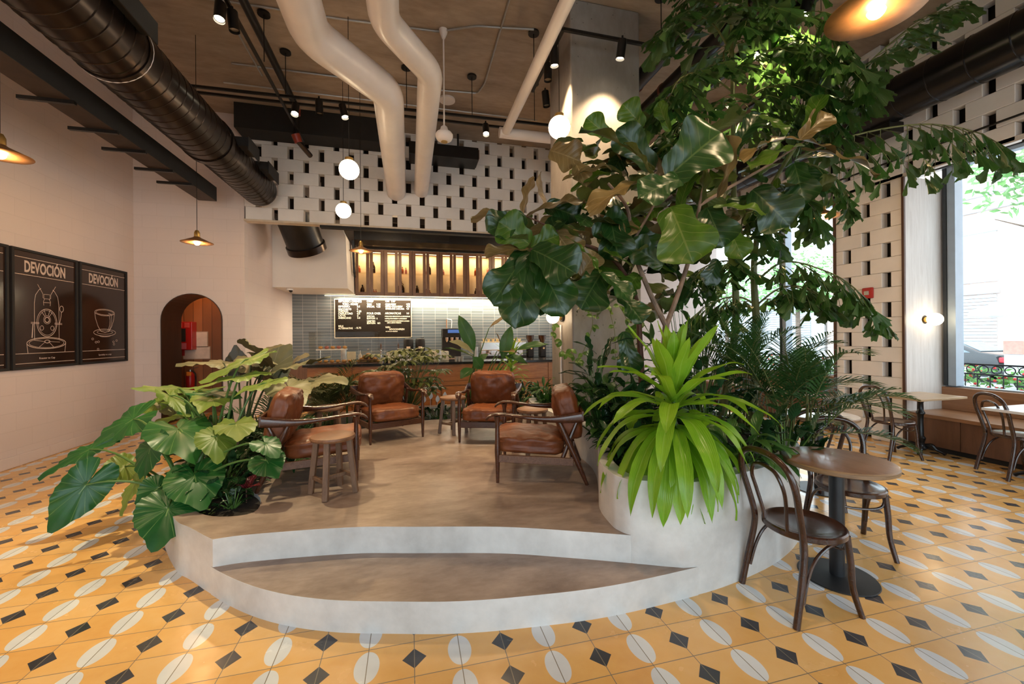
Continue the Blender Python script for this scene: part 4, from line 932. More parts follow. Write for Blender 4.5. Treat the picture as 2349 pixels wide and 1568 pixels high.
# menu board
t = thing('menu_board', 'black menu board with cream lettering on the slate tiled wall', 'menu board', (-.97, 11.75, 1.56)); BW, BH = 1.98, 1.02
MB().box(-BW/2, BW/2, -.02, 0, 0, BH).build('board', plain('board_brown_black', (.020, .014, .010), .8, spec=.15), t, smooth=False)
m_let = emit('menu_lettering_glow', (.9, .82, .62), .35)  # lettering given a faint glow of its own, though not a lamp
f = MB().box(-BW/2-.015, BW/2+.015, -.03, 0, -.02, 0).box(-BW/2-.015, BW/2+.015, -.03, 0, BH, BH+.02).box(-BW/2-.018, -BW/2, -.03, 0, 0, BH).box(BW/2, BW/2+.018, -.03, 0, 0, BH); f.build('frame', m_cream, t, smooth=False)
k = BW/1265
def mt(x, y, s, body, x1): text('lettering', body, m_let, t, s*k/.70, ((x-820)*k-BW/2, -.021, BH-(y-212-(x-820)*.018)*k), (PI/2, 0, 0), 1, .0009, 1.0, .0005, width=(x1-x)*k)
for q in ((875, 258, 38, 'ESPRESSO DRINKS', 1248), (940, 307, 34, 'TORO - HONEY', 1196), (872, 347, 32, 'ESPRESSO', 1056), (1175, 349, 30, '3.5', 1222), (872, 392, 32, 'MACCHIATO', 1082), (1175, 394, 30, '4', 1192), (872, 430, 32, 'CORTADO', 1032), (1172, 432, 30, '4.25', 1246),
          (872, 468, 32, 'CAPPUCCINO', 1104), (1175, 470, 30, '4.5', 1225), (872, 506, 32, 'LATTE', 986), (1178, 508, 30, '5', 1195), (872, 544, 32, 'AMERICANO', 1080), (1178, 546, 30, '3.5', 1225), (872, 684, 30, 'MILK', 956), (872, 722, 30, 'ALTERNATIVE', 1106), (1138, 720, 30, '- 0.75', 1240),
          (1338, 262, 36, 'DRIP', 1446), (1340, 312, 30, 'TORO', 1420), (1497, 314, 30, '3.25', 1563), (1338, 352, 30, 'SPECIAL', 1468), (1497, 354, 30, '4.25', 1563), (1337, 474, 36, 'POUR OVER', 1566), (1337, 520, 28, 'SPECIAL', 1468), (1337, 558, 28, 'EDITION  6', 1512), (1337, 606, 30, 'LIMITED', 1474), (1337, 642, 30, 'EDITION', 1474), (1512, 644, 30, 'M.P.', 1563),
          (1647, 262, 36, 'ON  TAP', 1815), (1647, 314, 30, 'COLD BREW', 1826), (2005, 314, 30, '4.75', 2068), (1647, 352, 30, 'NITRO COLD BREW', 1938), (2005, 354, 30, '4.75', 2068), (1650, 392, 30, 'SPARKLING CASCARA', 1968), (2008, 394, 30, '4.5', 2052), (1642, 474, 34, 'AROMATICAS', 1912), (2008, 476, 26, '3.5', 2050),
          (1636, 522, 20, '>PEAR,WILD BERRY,PITAYA & LEMONGRASS', 2068), (1636, 562, 20, '>APPLE,STRAWBERRY & SPEARMINT', 2014), (1636, 604, 20, '>PAPAYA,SOURSOP,GOOSEBERRY,ANNELIN', 2055), (1675, 636, 20, 'LIME & LEMON VERBENA', 1916), (1645, 720, 30, 'WIFI>', 1732), (1710, 756, 30, 'DEVOCIONFRESH', 1968), (1650, 786, 14, 'NO WIFI ON WEEKENDS', 1850)): mt(*q)
# ---- on the worktop
Zc = 1.046
def ct(px, y=8.6): return aty(px, 800, y).x
t = thing('display_case', 'low glass display case with two tiers of pastries on the bar end', 'display case', (-1.24, 8.62, Zc)); 
g = MB(); X, Y_, H = .62, .26, .62
MB().box(-X, X, -Y_, -Y_+.008, 0, H).build('glass_pane', m_cg, t, smooth=False); MB().box(-X, X, -Y_, Y_, H, H+.008).build('glass_pane', m_cg, t, smooth=False)
MB().box(X-.008, X, -Y_, Y_, 0, H).build('glass_pane', m_cg, t, smooth=False); MB().box(-X, -X+.008, -Y_, Y_, 0, H).build('glass_pane', m_cg, t, smooth=False)
MB().box(-.52, .0, -.15, .2, .27, .29).build('shelf', m_wh, t, smooth=False)
for x in (-.5, -.02): MB().box(x-.008, x+.008, .15, .17, 0, .27).build('shelf_leg', m_steel, t, smooth=False)
m_crust = plain('golden_crust', (.52, .27, .08), .5, 0, .5, 30, bmp=.4); m_cake = plain('pink_cake', (.45, .16, .14), .6, 0, .3, 30)
GP = 'pastries on the bar'
def lump(x, y, z, sx, sy, sz, m, name, label, cat, group=GP, n=12):
    a = MB(); a.sphere((0, 0, 0), 1, n, 8)
    a.v = [V((q.x*sx, q.y*sy, q.z*sz))*(1+.12*noise.noise(q*2.3+V((x*9, y*9, z*9)))) for q in a.v]; zm = min(q.z for q in a.v)
    a.v = [q+V((x, y, z-zm)) for q in a.v]; return tag(a.build(name, m, ang=4), label, cat, group)
rnd = random.Random(3)
for i in range(5): lump(-1.70+i*.11, 8.60, Zc+.291, .045, .06, .03, m_cake if i % 2 else m_crust, 'pastry', ('golden', 'pink')[i % 2]+' pastry on the upper tier inside the glass case, '+('far left', 'second from left', 'third', 'fourth', 'far right')[i], 'pastry', 'pastries in the glass case')
tag(MB().box(-1.78, -1.10, 8.50, 8.78, Zc+.001, Zc+.02).build('pastry_tray', m_cab), 'dark wooden tray on the floor of the glass case', 'tray')
for i in range(6): lump(-1.72+i*.11, 8.62, Zc+.021, .045, .06, .03, m_crust, 'pastry', 'golden pastry on the lower tray of the glass case, '+('far left', 'second from the left', 'third from the left', 'fourth from the left', 'fifth from the left', 'sixth from the left', 'seventh from the left', 'eighth from the left', 'far right')[i], 'pastry', 'pastries in the lower tray')
tag(MB().box(-1.02, -.62, 8.46, 8.80, Zc+.0, Zc+.015).build('pastry_board', m_cab), 'dark board under the heap of croissants', 'board')
k = 0
for lay, (n, z) in enumerate(((7, .015), (5, .062), (3, .108), (1, .15))):
    for j in range(n):
        x = -.82+(j-(n-1)/2)*.062; y = 8.62+.05*((j % 2)-.5)
        lump(x, y, Zc+z, .048, .058, .028, m_crust, 'croissant', 'golden croissant in the '+('bottom', 'second', 'third', 'topmost')[lay]+' layer of the heap, '+(('far left', 'second from the left', 'third from the left', 'fourth from the left', 'fifth from the left', 'sixth from the left', 'seventh from the left', 'eighth from the left', 'far right')[j] if n > 1 else 'crowning it'), 'croissant', 'croissants in the heap, layer %d' % (lay+1))
def solo(name, mb, mat, label, cat, loc, **kw):
    o = mb.build(name, mat, None, origin=(0, 0, 0), **kw); o.location = loc; return tag(o, label, cat)
solo('paper_roll', MB().cyl((0, 0, 0), (0, 0, .26), .055, n=24), m_wh, 'white paper roll standing on the bar behind the glass case', 'paper roll', (ct(788, 8.95), 8.97, Zc), ang=.6)
t = thing('squeeze_bottle', 'white squeeze bottle with pointed nozzle left of the glass dome', 'bottle', (ct(826, 8.9), 8.92, Zc)); MB().lathe([(.035, 0), (.037, .01), (.037, .14), (.02, .165)], n=20).build('body', m_wh, t); MB().lathe([(.02, .165), (.006, .20), (.003, .25), (1e-5, .25)], n=12).build('nozzle', m_wh, t)
t = thing('cake_dome', 'glass dome with knob covering dark cakes on a wooden stand', 'cake dome', (ct(844, 8.6), 8.62, Zc)); 
MB().lathe([(.10, 0), (.10, .01), (.03, .02), (.03, .06), (.20, .065), (.20, .08), (1e-5, .08)], n=32).build('stand', m_cab, t, ang=.5)
MB().lathe([(.165, .082), (.168, .16), (.15, .21), (.09, .245), (.02, .255), (1e-5, .256)], n=32).build('dome', m_cg, t, ang=1); MB().sphere((0, 0, .272), .018, 12, 8).build('knob', m_clear, t)
for i, (x, y) in enumerate(((-.07, 0), (.02, .05), (.07, -.04), (-.02, -.07))): lump(t.location.x+x, 8.62+y, Zc+.081, .04, .04, .04, plain('dark_cake%d' % i, (.12, .06, .04), .6), 'cake', 'small dark round cake under the glass dome, '+('left', 'back', 'right', 'front')[i]+' one', 'cake', 'cakes under the dome')
def cups(name, px, y, n, r0, r1, h, m, label, z=Zc):
    t = thing(name, label, 'cups', (ct(px, y), y, z))
    for i in range(n): MB().lathe([(r0, i*h*.22), (r1, h+i*h*.22), (r1+.004, h+i*h*.22), (r0, i*h*.22+.004)], n=18).build('cup', m, t, ang=.8)
cups('cup_stack', 1007, 8.7, 9, .028, .042, .09, m_wh, 'tall stack of paper cups in front of the orange light, left of the coffee machine')
cups('cup_stack', 1092, 8.75, 11, .028, .042, .09, m_wh, 'tall stack of clear cups right of the big upright leaf')
for px, lb in ((885, 'black handled jug on the bar, left of two'), (900, 'black handled jug on the bar, right of two')):
    t = thing('jug', lb, 'jug', (ct(px, 8.7), 8.72, Zc), 0, 'black jugs on the bar'); MB().lathe([(.04, 0), (.045, .01), (.045, .12), (.035, .14), (1e-5, .14)], n=18).build('body', m_blackm, t, ang=.8); MB().tube([(.04+.03*math.sin(a), 0, .07+.04*math.cos(a)) for a in [PI*i/8 for i in range(9)]], .006, 6).build('handle', m_blackm, t)
for px, lb in ((874, 'slim silver tap tower on the bar, left of two'), (914, 'slim silver tap tower on the bar, right of two')):
    t = thing('beer_tap', lb, 'tap', (ct(px, 8.9), 8.9, Zc), 0, 'silver tap towers'); MB().lathe([(.04, 0), (.03, .02), (.018, .04), (.018, .25), (.025, .27), (1e-5, .28)], n=16).build('column', m_steel, t, ang=.8); MB().cyl((0, -.01, .24), (0, -.09, .22), .012).build('spout', m_steel, t); MB().lathe([(.01, .28), (.018, .33), (.012, .38), (1e-5, .385)], n=12).build('handle', m_cab, t)
t = thing('till_tablet', 'white tablet till on a stand on the bar', 'till', (ct(926, 8.6), 8.6, Zc)); MB().box(-.15, .15, -.02, .0, .03, .20).build('screen', m_wh, t, bevel=.008, smooth=False); MB().box(-.07, .07, -.05, .09, 0, .03).build('stand', m_wh, t, bevel=.006, smooth=False)
solo('menu_card', MB().box(-.06, .06, -.005, .005, 0, .20), m_cream, 'cream card sign standing between the jugs and dome', 'sign', (ct(893, 9.0), 9.0, Zc), smooth=False)
solo('picture_card', MB().box(-.085, .085, -.005, .005, 0, .22), m_cream, 'cream card with a plant sketch behind the croissants', 'sign', (ct(806, 9.0), 9.02, Zc), smooth=False)
solo('wooden_box', MB().box(-.21, .21, -.12, .12, 0, .20), m_cream, 'pale cream box on the bar behind the leafy bush', 'box', (ct(1006, 8.88), 8.9, Zc), bevel=.005, smooth=False)
for i, px in enumerate((1046, 1053, 1060)): solo('drinking_glass', MB().lathe([(.025, 0), (.035, .10), (.033, .10), (.023, .004)], n=16), m_clear, 'clear drinking glass on the bar, '+('left', 'middle', 'right')+' of the three' if False else 'clear drinking glass on the bar, '+('left', 'middle', 'right')[i]+' of the three', 'glass', (ct(px, 8.5), 8.5, Zc))
# ---- on the back counter
Zb = .941
def bk(px, y=11.42): return aty(px, 800, y).x
for px, lb in ((937, 'black coffee urn with silver tap, left of the pair'), (964, 'black coffee urn with silver tap, right of the pair')):
    t = thing('coffee_urn', lb, 'coffee urn', (bk(px), 11.42, Zb), 0, 'black coffee urns'); MB().lathe([(.12, .12), (.13, .14), (.13, .50), (.12, .56), (.09, .58), (1e-5, .585)], n=28).build('body', m_blackm, t, ang=.8)
    MB().lathe([(.12, 0), (.12, .02), (.08, .03), (.08, .12)], n=24).build('base', m_blackm, t); MB().cyl((0, -.12, .19), (0, -.19, .17), .018).build('tap', m_steel, t); MB().box(-.05, .05, -.137, -.128, .30, .36).build('badge', m_cream, t, smooth=False)
    MB().bar((-.10, 0, .575), (.10, 0, .60), .03, .02).build('lid_handle', m_blackm, t)
t = thing('coffee_brewer', 'tall black batch coffee brewer with blue lit display', 'coffee machine', (bk(1036), 11.45, Zb))
MB().box(-.26, .26, -.05, .2, 0, .82).box(-.26, .26, -.24, .2, .60, .84).build('body', m_blackm, t, bevel=.01, smooth=False); MB().box(-.12, .20, -.246, -.24, .72, .81).build('display', emit('blue_display', (.05, .12, .35), .9), t, smooth=False)
MB().box(-.26, .26, -.26, .1, 0, .03).build('drip_tray', m_steel, t, smooth=False)
for x in (-.14, .0, .14): MB().lathe([(.05, .60), (.045, .52), (.02, .47), (1e-5, .47)][::-1], (x, -.14, 0), n=18).build('brew_basket', m_steel, t)
t = thing('espresso_machine', 'wide silver espresso machine with cups warming on top', 'coffee machine', (bk(1152), 11.42, Zb))
MB().box(-.62, .62, -.02, .26, 0, .46).box(-.66, .66, -.22, .26, .22, .46).build('body', m_steel, t, bevel=.02, smooth=False); MB().box(-.66, .66, -.24, .2, 0, .06).build('drip_tray', m_blackm, t, smooth=False)
for x in (-.40, 0, .40): MB().cyl((x, -.17, .22), (x, -.17, .14), .045).build('group_head', m_steel, t); MB().bar((x, -.20, .15), (x, -.36, .13), .025, .025).build('portafilter', m_blackm, t)
MB().tube([(-.62, -.2, .56), (.62, -.2, .56)], .008, 8).build('cup_rail', m_steel, t)
for i in range(9):
    solo('coffee_cup', MB().lathe([(.022, 0), (.045, .075), (.042, .075), (.02, .004)], n=16), plain('warm_white_cup%d' % i, (.80, .62, .32), .3), 'pale cup on top of the espresso machine, '+('far left', 'second from the left', 'third from the left', 'fourth from the left', 'fifth from the left', 'sixth from the left', 'seventh from the left', 'eighth from the left', 'far right')[i], 'cup', (t.location.x-.54+i*.13, 11.35, Zb+.461))['group'] = 'cups on the espresso machine'
light('AREA', 'cup_warmer', (t.location.x, 11.38, Zb+.60), 2.2, (1, .5, .12), 1.2, size_y=.05)
for px, lb in ((1216, 'dark coffee grinder with brown hopper, left of the pair'), (1244, 'dark coffee grinder with brown hopper, right of the pair by the pillar')):
    t = thing('coffee_grinder', lb, 'grinder', (bk(px), 11.42, Zb), 0, 'coffee grinders'); MB().box(-.09, .09, -.10, .12, 0, .40).build('body', m_blackm, t, bevel=.02, smooth=False); MB().lathe([(.045, .40), (.11, .55), (.115, .64), (1e-5, .64)], n=24).build('hopper', m_dk, t, ang=.8); MB().cyl((0, -.1, .28), (0, -.15, .26), .03).build('spout', m_steel, t)
tag(MB().tube(bend([(bk(1027), 11.75, 2.05), (bk(1027), 11.72, 1.80)], .01), .010, 8).build('water_pipe', plain('copper', (.55, .24, .10), .3, .8)), 'thin copper water pipe on the tiles above the black brewer', 'pipe')
tag(MB().tube(spline([(bk(1028), 11.74, 2.07), (bk(1034), 11.70, 2.05), (bk(1039), 11.70, 2.02), (bk(1038), 11.70, 1.80)], 4), .009, 8).build('water_hose', m_wh), 'white water hose on the tiles beside the copper pipe', 'hose')
t = thing('cctv_camera', 'small white dome camera under the boxed soffit', 'camera', (-2.72, 10.45, 2.70)); MB().cyl((0, 0, -.03), (0, 0, .008), .07, n=20).build('base', m_wh, t); MB().sphere((0.02, 0, -.04), .04, 14, 10).build('lens_dome', m_blackm, t)
# ---- corridor behind the arch
m_redb = plain('red_enamel', (.42, .014, .012), .3, 0, .1)
q = aty(412, 765, 9.75); t = thing('fire_alarm_panel', 'red fire alarm panel with dark window on the plank wall', 'alarm panel', (q.x, 9.9, 1.33))
MB().box(-.24, .24, -.20, -.003, 0, .58).build('cabinet', m_redb, t, bevel=.01, smooth=False); MB().box(.02, .13, -.207, -.2, .17, .44).build('window', m_blackm, t, smooth=False)
for x in (-.02, .11): MB().box(x, x+.09, -.204, -.2, .46, .56).build('sticker', plain('pink_sticker', (.62, .08, .07), .5), t, smooth=False)
MB().box(.02, .14, -.204, -.2, .02, .14).build('sticker', plain('magenta_sticker', (.50, .12, .17), .5), t, smooth=False)
m_paper = plain('paper_notice', (.72, .58, .48), .6)
def notice(px, y0, y1, w, h, label):
    q = aty(px, (y0+y1)/2, 9.88); t = thing('framed_notice', label, 'notice', (q.x, 9.9, q.z-h/2)); MB().box(-w/2, w/2, -.018, -.003, 0, h).build('frame', plain('notice_frame', (.45, .33, .25), .5), t, smooth=False); MB().box(-w/2+.015, w/2-.015, -.020, -.018, .015, h-.015).build('sheet', m_paper, t, smooth=False)
notice(458, 761, 795, .30, .33, 'upper framed notice right of the red panel in the archway'); notice(450, 796, 822, .52, .27, 'wide framed notice below the red panel in the archway')
q = aty(417, 808, 9.85); tag(MB().box(q.x-.04, q.x+.04, 9.84, 9.897, q.z-.07, q.z+.07).build('alarm_call_point', m_redb, bevel=.005), 'small red call point under the red panel', 'call point')
for px, py, lb in ((396, 717, 'small white box high on the corridor wall'), (394, 733, 'white emergency light under the small white box'), (394, 810, 'white switch low on the corridor wall')):
    q = aty(px, py, 9.85); tag(MB().box(q.x-.045, q.x+.045, 9.86, 9.897, q.z-.06, q.z+.06).build('wall_switch', m_wh, bevel=.005), lb, 'switch')
q = aty(432, 865, 9.7); t = thing('fire_extinguisher', 'red fire extinguisher with orange tag hanging in the archway', 'fire extinguisher', (q.x, 9.78, .42))
MB().lathe([(.06, 0), (.075, .02), (.075, .38), (.05, .44), (.022, .46), (1e-5, .46)], n=24).build('cylinder', m_redb, t, ang=.8); MB().cyl((0, 0, .46), (0, 0, .50), .025).build('valve', m_steel, t); MB().bar((0, 0, .51), (.14, 0, .55), .02, .012).build('handle', m_steel, t); MB().box(-.03, .05, -.085, -.08, .38, .46).build('tag', plain('orange_tag', (.85, .25, .02), .5), t, smooth=False)
MB().tube(spline([(.02, 0, .49), (.10, -.01, .40), (.10, -.01, .15), (.08, 0, .1)], 4), .01, 6).build('hose', m_blackm, t); MB().box(-.05, .05, .06, .118, .30, .36).build('bracket', m_blackm, t)
light('POINT', 'corridor_lamp', (-3.9, 9.3, 3.0), 26, WARM, .08)
light('POINT', 'kitchen_lamp', (-.5, 10.3, 3.7), 26, WARM2, .1); light('POINT', 'kitchen_lamp', (2.6, 10.3, 3.7), 26, WARM2, .1)
# red strobe on pillar
q = atx(1992, 672, 6.64); t = thing('alarm_strobe', 'red alarm strobe on the perforated pillar behind the palm tip', 'alarm', (6.65, q.y, q.z)); MB().box(-.04, -.001, -.07, .07, -.08, .08).build('body', m_redb, t, bevel=.01, smooth=False); MB().box(-.06, -.041, -.03, .03, -.03, .03).build('lens', m_clear, t, bevel=.005, smooth=False)
# ================================================================= STREET
m_pave = plain('pale_pavement', (.55, .56, .57), .8, 0, .08, 2)
m_asph = plain('grey_road', (.42, .43, .45), .8, 0, .08, 2)
st(MB().box(WX+.15, 10.2, -25, 60, -.25, -.10).build('ground_pavement', m_pave, smooth=False)); st(MB().box(10.2, 22.5, -25, 60, -.30, -.20).build('ground_road', m_asph, smooth=False)); st(MB().box(22.5, 26, -25, 60, -.28, -.08).build('ground_far_pavement', m_pave, smooth=False))
st(MB().box(-30, WX, -25, -3.9, -.25, -.1).build('ground_entrance', m_pave, smooth=False))
m_bw = bricks('pale_brick_facade', (.78, .58, .50), (.80, .72, .68), .5, .17, 'yz', .8, .012, .3, .12)
t = thing('brick_building', 'pale pink brick building with roller shutters across the street', 'building', (26.5, 14, -.1)); o = V(t.location)
MB().box(26, 28, -15, 20.4, -.1, 17).build('wall', m_bw, t, origin=o, smooth=False)
m_shut = plain('grey_shutter', (.50, .53, .56), .5, .2, .05); m_gl2 = plain('pale_window', (.60, .72, .74), .2); m_lint = plain('stone_lintel', (.45, .46, .50), .6)
for y in (1.5, 5.3, 9.0, 12.6, 16.0):
    MB().box(25.88, 25.99, y-.1, y+2.4, 3.35, 3.62).build('lintel', m_lint, t, origin=o, smooth=False)
    w = MB(); 
    for i in range(22): w.box(25.93, 25.99, y, y+2.2, -.1+i*.155, -.1+i*.155+.13)
    w.build('roller_shutter', m_shut, t, origin=o, smooth=False)
    f = MB().box(25.90, 25.99, y-.05, y+2.3, 3.9, 4.0).box(25.90, 25.99, y-.05, y+2.3, 6.2, 6.4).build('window_frame', m_lint, t, origin=o, smooth=False); MB().box(25.95, 25.99, y, y+2.2, 4.0, 6.2).build('pane', m_gl2, f, origin=o, smooth=False)
for z in (7.2, 7.9, 11): MB().box(25.85, 25.99, -15, 20.4, z, z+.15).build('ledge', m_lint, t, origin=o, smooth=False)
t = thing('shuttered_building', 'low pale building with a wide roller shutter beyond the far window', 'building', (26.5, 28, -.1)); o = V(t.location)
MB().box(26, 28, 20.6, 45, -.1, 5).build('wall', m_pave, t, origin=o, smooth=False); w = MB()
for i in range(22): w.box(25.93, 25.99, 21.5, 30, 1+i*.16, 1+i*.16+.13)
w.build('roller_shutter', m_shut, t, origin=o, smooth=False)
# parked car, its tail to the viewer's right
m_car = plain('black_car_paint', (.015, .018, .022), .12, .2, .1, coat=1); m_cgl = plain('car_glass', (.20, .26, .30), .08); m_tail = plain('tail_light', (.75, .03, .05), .2)
t = thing('parked_car', 'black sedan with red tail lights parked across the street', 'car', (20.4, 11.7, -.2)); 
P = [(-2.35, .38), (-2.38, .70), (-2.30, .98), (-1.75, 1.06), (-1.05, 1.44), (-.2, 1.50), (.55, 1.42), (1.25, 1.05), (2.15, .90), (2.35, .65), (2.33, .35), (2.0, .25), (-2.1, .25)]
a = MB(); rows = []; n = len(P)
for x, k in ((-.88, .93), (-.80, 1.0), (.80, 1.0), (.88, .93)): rows.append([V((x, y*(1 if abs(y) < 2 else k), z if z < .8 else .8+(z-.8)*(k if k == 1 else .72))) for y, z in P])
a.v = [q for r in rows for q in r]
for i in range(3):
    for j in range(n): a._f((i*n+j, i*n+(j+1) % n, (i+1)*n+(j+1) % n, (i+1)*n+j))
a._f(tuple(range(n))); a._f(tuple(range(3*n, 4*n))[::-1]); a.build('body', m_car, t, bevel=.05, seg=3, ang=1)
for s in (-1, 1): MB().plate([(s*.90, -1.55, 1.04), (s*.90, 1.1, 1.04), (s*.86, .5, 1.32), (s*.86, -.95, 1.34)], .02, (s, 0, 0)).build('side_window', m_cgl, t, smooth=False)
MB().plate([(-.68, -1.72, 1.10), (.68, -1.72, 1.10), (.62, -1.1, 1.42), (-.62, -1.1, 1.42)], .02, (0, -.5, .8)).build('rear_window', m_cgl, t, smooth=False)
for s in (-1, 1):
    MB().box(s*.65-.22, s*.65+.22, -2.42, -2.25, .72, .90).build('tail_light', m_tail, t, bevel=.03)
    for y in (-1.45, 1.45):
        w = MB().cyl((s*.78, y, .33), (s*.95, y, .33), .34, n=28).build('wheel', m_blackm, t, ang=.5); MB().cyl((s*.93, y, .33), (s*.965, y, .33), .22, n=20).build('rim', m_steel, w, ang=.5)
MB().box(-.25, .25, -2.41, -2.37, .50, .66).build('number_plate', m_wh, t, smooth=False); MB().box(-.9, .9, -2.45, -2.2, .28, .46).build('bumper', m_car, t, bevel=.04)
# white market umbrella and cart
t = thing('street_umbrella', 'white street umbrella over a food cart outside the big window', 'umbrella', (18.0, 7.6, -.2)); a = MB(); N = 8
a.lathe([(1.7, 2.25), (1.66, 2.42), (.9, 2.75), (.05, 3.0), (1e-5, 3.0)], n=N); a.build('canopy', m_wh, t, ang=.1, solid=.01); MB().cyl((0, 0, 0), (0, 0, 3.0), .03).build('pole', m_steel, t)
t = thing('food_cart', 'pale steel food cart with red trimmed panel under the white umbrella', 'cart', (18.2, 7.4, -.2)); MB().box(-.6, .6, -1.2, 1.0, .35, 1.35).build('body', m_pave, t, bevel=.02, smooth=False); MB().box(-.62, -.605, -1.2, 1.0, 1.1, 1.5).build('sign_panel', plain('cart_panel', (.75, .35, .28), .5), t, smooth=False)
for y in (-.8, .6): MB().cyl((-.5, y, .25), (-.42, y, .25), .25, n=20).build('wheel', m_blackm, t)
# iron fence with ring frieze and flower bed
t = thing('iron_fence', 'black iron fence with a frieze of rings outside the big window', 'fence', (9.0, 3.5, -.1)); o = V(t.location)
for z in (1.03, .87): MB().box(8.985, 9.015, 2.1, 9.1, z, z+.025).build('rail', m_black, t, origin=o, smooth=False)
for i in range(46):
    y = 2.2+i*.15; MB().cyl((9, y, -.1), (9, y, .87), .008, n=6).build('bar', m_black, t, origin=o)
    MB().tube([(9, y+.075+.058*math.cos(a), .963+.06*math.sin(a)) for a in [2*PI*k/14 for k in range(14)]], .008, 5, closed=True).build('ring', m_black, t, origin=o)
m_fg = plain('flower_leaf_green', (.10, .28, .04), .6, 0, .5, 20); m_fr = plain('red_petal', (.75, .05, .05), .5, 0, .3, 20)
rnd = random.Random(5)
OR = ('first', 'second', 'third', 'fourth', 'fifth', 'sixth', 'seventh', 'eighth', 'ninth')
for i in range(9):
    y = 3.7+i*.65; t = thing('flower_bush', 'low red blossomed bush behind the iron fence, '+OR[i]+' from the right', 'flowers', (9.45, y, -.1), 0, 'flowering bushes along the fence'); a = MB(); b = MB()
    for k in range(260):
        p = V((rnd.gauss(0, .16), rnd.gauss(0, .24), .30+rnd.random()*.75)); d = V((rnd.gauss(0, 1), rnd.gauss(0, 1), rnd.gauss(.4, .6))).normalized(); u = d.orthogonal().normalized(); s = .06
        a.add([p, p+d*s+u*s*.5, p+d*s*2, p+d*s-u*s*.5], [(0, 1, 2, 3)])
        if k % 5 == 0: b.sphere(p+V((-.03, 0, .06)), .022, 6, 4)
    a.build('leaves', m_fg, t); b.build('blossoms', m_fr, t)
# street trees
m_tl = plain('street_tree_leaf', (.16, .34, .10), .6, 0, .4, 6); m_tb = plain('street_tree_bark', (.18, .13, .10), .8, 0, .3)
def tree(x, y, h, r, label):
    t = thing('street_tree', label, 'tree', (x, y, -.1), 0, 'street trees outside'); a = MB(); a.tube([(0, 0, 0), (.05, .1, h*.4), (0, 0, h*.75)], [.16, .12, .05], 8)
    for k in range(9):
        an = k*2.4; z = h*(.35+.05*k); q = V((math.cos(an)*r*.7, math.sin(an)*r*.7, z+r*.5)); a.tube([(0, 0, z), q*.5+V((0, 0, z*.55)), q], [.05, .03, .01], 5)
    a.build('trunk', m_tb, t); b = MB()
    for k in range(1500):
        v = V((rnd.gauss(0, 1), rnd.gauss(0, 1), rnd.gauss(0, 1))).normalized()*r*(.45+.6*rnd.random()); p = V((v.x, v.y, v.z*.8+h*.72)); d = V((rnd.gauss(0, 1), rnd.gauss(0, 1), rnd.gauss(0, 1))).normalized(); u = d.orthogonal().normalized(); s = .13
        b.add([p, p+d*s+u*s*.6, p+d*s*2, p+d*s-u*s*.6], [(0, 1, 2, 3)])
    b.build('leaves', m_tl, t)
tree(21.5, 18.5, 6.5, 2.3, 'leafy street tree seen pale through the far window'); tree(22.5, 25, 7, 2.6, 'leafy street tree farther along, seen through the far window'); tree(16, 6.2, 8.8, 2.2, 'leafy street tree with its crown at the top of the big window')
# ================================================================= PLANTS
R_ = random.Random(11)
def fr(d, hint):
    y = V(d).normalized(); z = V(hint); z = z-y*z.dot(y)
    if z.length < 1e-3: z = y.orthogonal()
    z.normalize(); return y.cross(z), y, z
HEART = [(0, 1.0), (.03, .90), (.08, .76), (.16, .65), (.27, .58), (.40, .53), (.54, .53), (.68, .56), (.80, .58), (.89, .56), (.945, .46), (.98, .28), (1, .08)]
def lerp(tab, t):
    for (a, b), (c, d) in zip(tab, tab[1:]):
        if t <= c: return b+(d-b)*(t-a)/(c-a)
    return tab[-1][1]
def heart(mb, base, tip, W, hint, wave=.03, cup=.12, droop=.15, nr=7, na=60, seed=0):
    """heart shaped blade; base = where the stalk joins, tip = its point, W = full width"""
    base, tip = V(base), V(tip); L = (tip-base).length; x, y, z = fr(tip-base, hint); n = len(mb.v); vs = [base]; uv = [(0, 0)]
    sx = W/(2*.60*L); ph = seed*1.7
    for k in range(1, nr+1):
        q = k/nr
        for j in range(na):
            th = -1+2*(j+.5)/na; a = abs(th); r = lerp(HEART, a)*L*q; ang = th*PI
            X, Y_ = math.sin(ang)*r*sx, math.cos(ang)*r; e = q*q
            Z = -droop*L*(Y_/L)**2*(1 if Y_ > 0 else .35) + cup*L*(abs(X)/(W/2+1e-6))**1.5*.35 - .10*L*(abs(X)/(W/2))**3*q
            Z += wave*L*e*math.sin(a*PI*5+ph+(2 if th < 0 else 0))*.8 + wave*L*.45*q**5*math.sin(a*PI*17+ph*2)
            rr = 1+.022*q**3*math.sin(a*PI*19+ph)
            vs.append(base+x*X*rr+y*Y_*rr+z*Z); uv.append((a, q))
    fs = [(0, 2+j, 1+j) for j in range(na-1)]
    for k in range(nr-1):
        for j in range(na-1): a = 1+k*na+j; fs.append((a, a+1, a+na+1, a+na))
    mb.add(vs, fs, uv); return mb
FIDDLE = [(0, .10), (.06, .42), (.16, .58), (.32, .55), (.45, .60), (.60, .86), (.74, 1.0), (.86, .90), (.94, .62), (1, .06)]
OVAL = [(0, .05), (.1, .42), (.25, .80), (.42, 1.0), (.6, .95), (.78, .66), (.9, .36), (1, .0)]
LANCE = [(0, .30), (.12, .55), (.3, .92), (.5, 1.0), (.7, .82), (.86, .45), (1, .0)]
STRAP = [(0, .45), (.15, .62), (.35, .9), (.6, 1.0), (.8, .74), (.92, .36), (1, .0)]
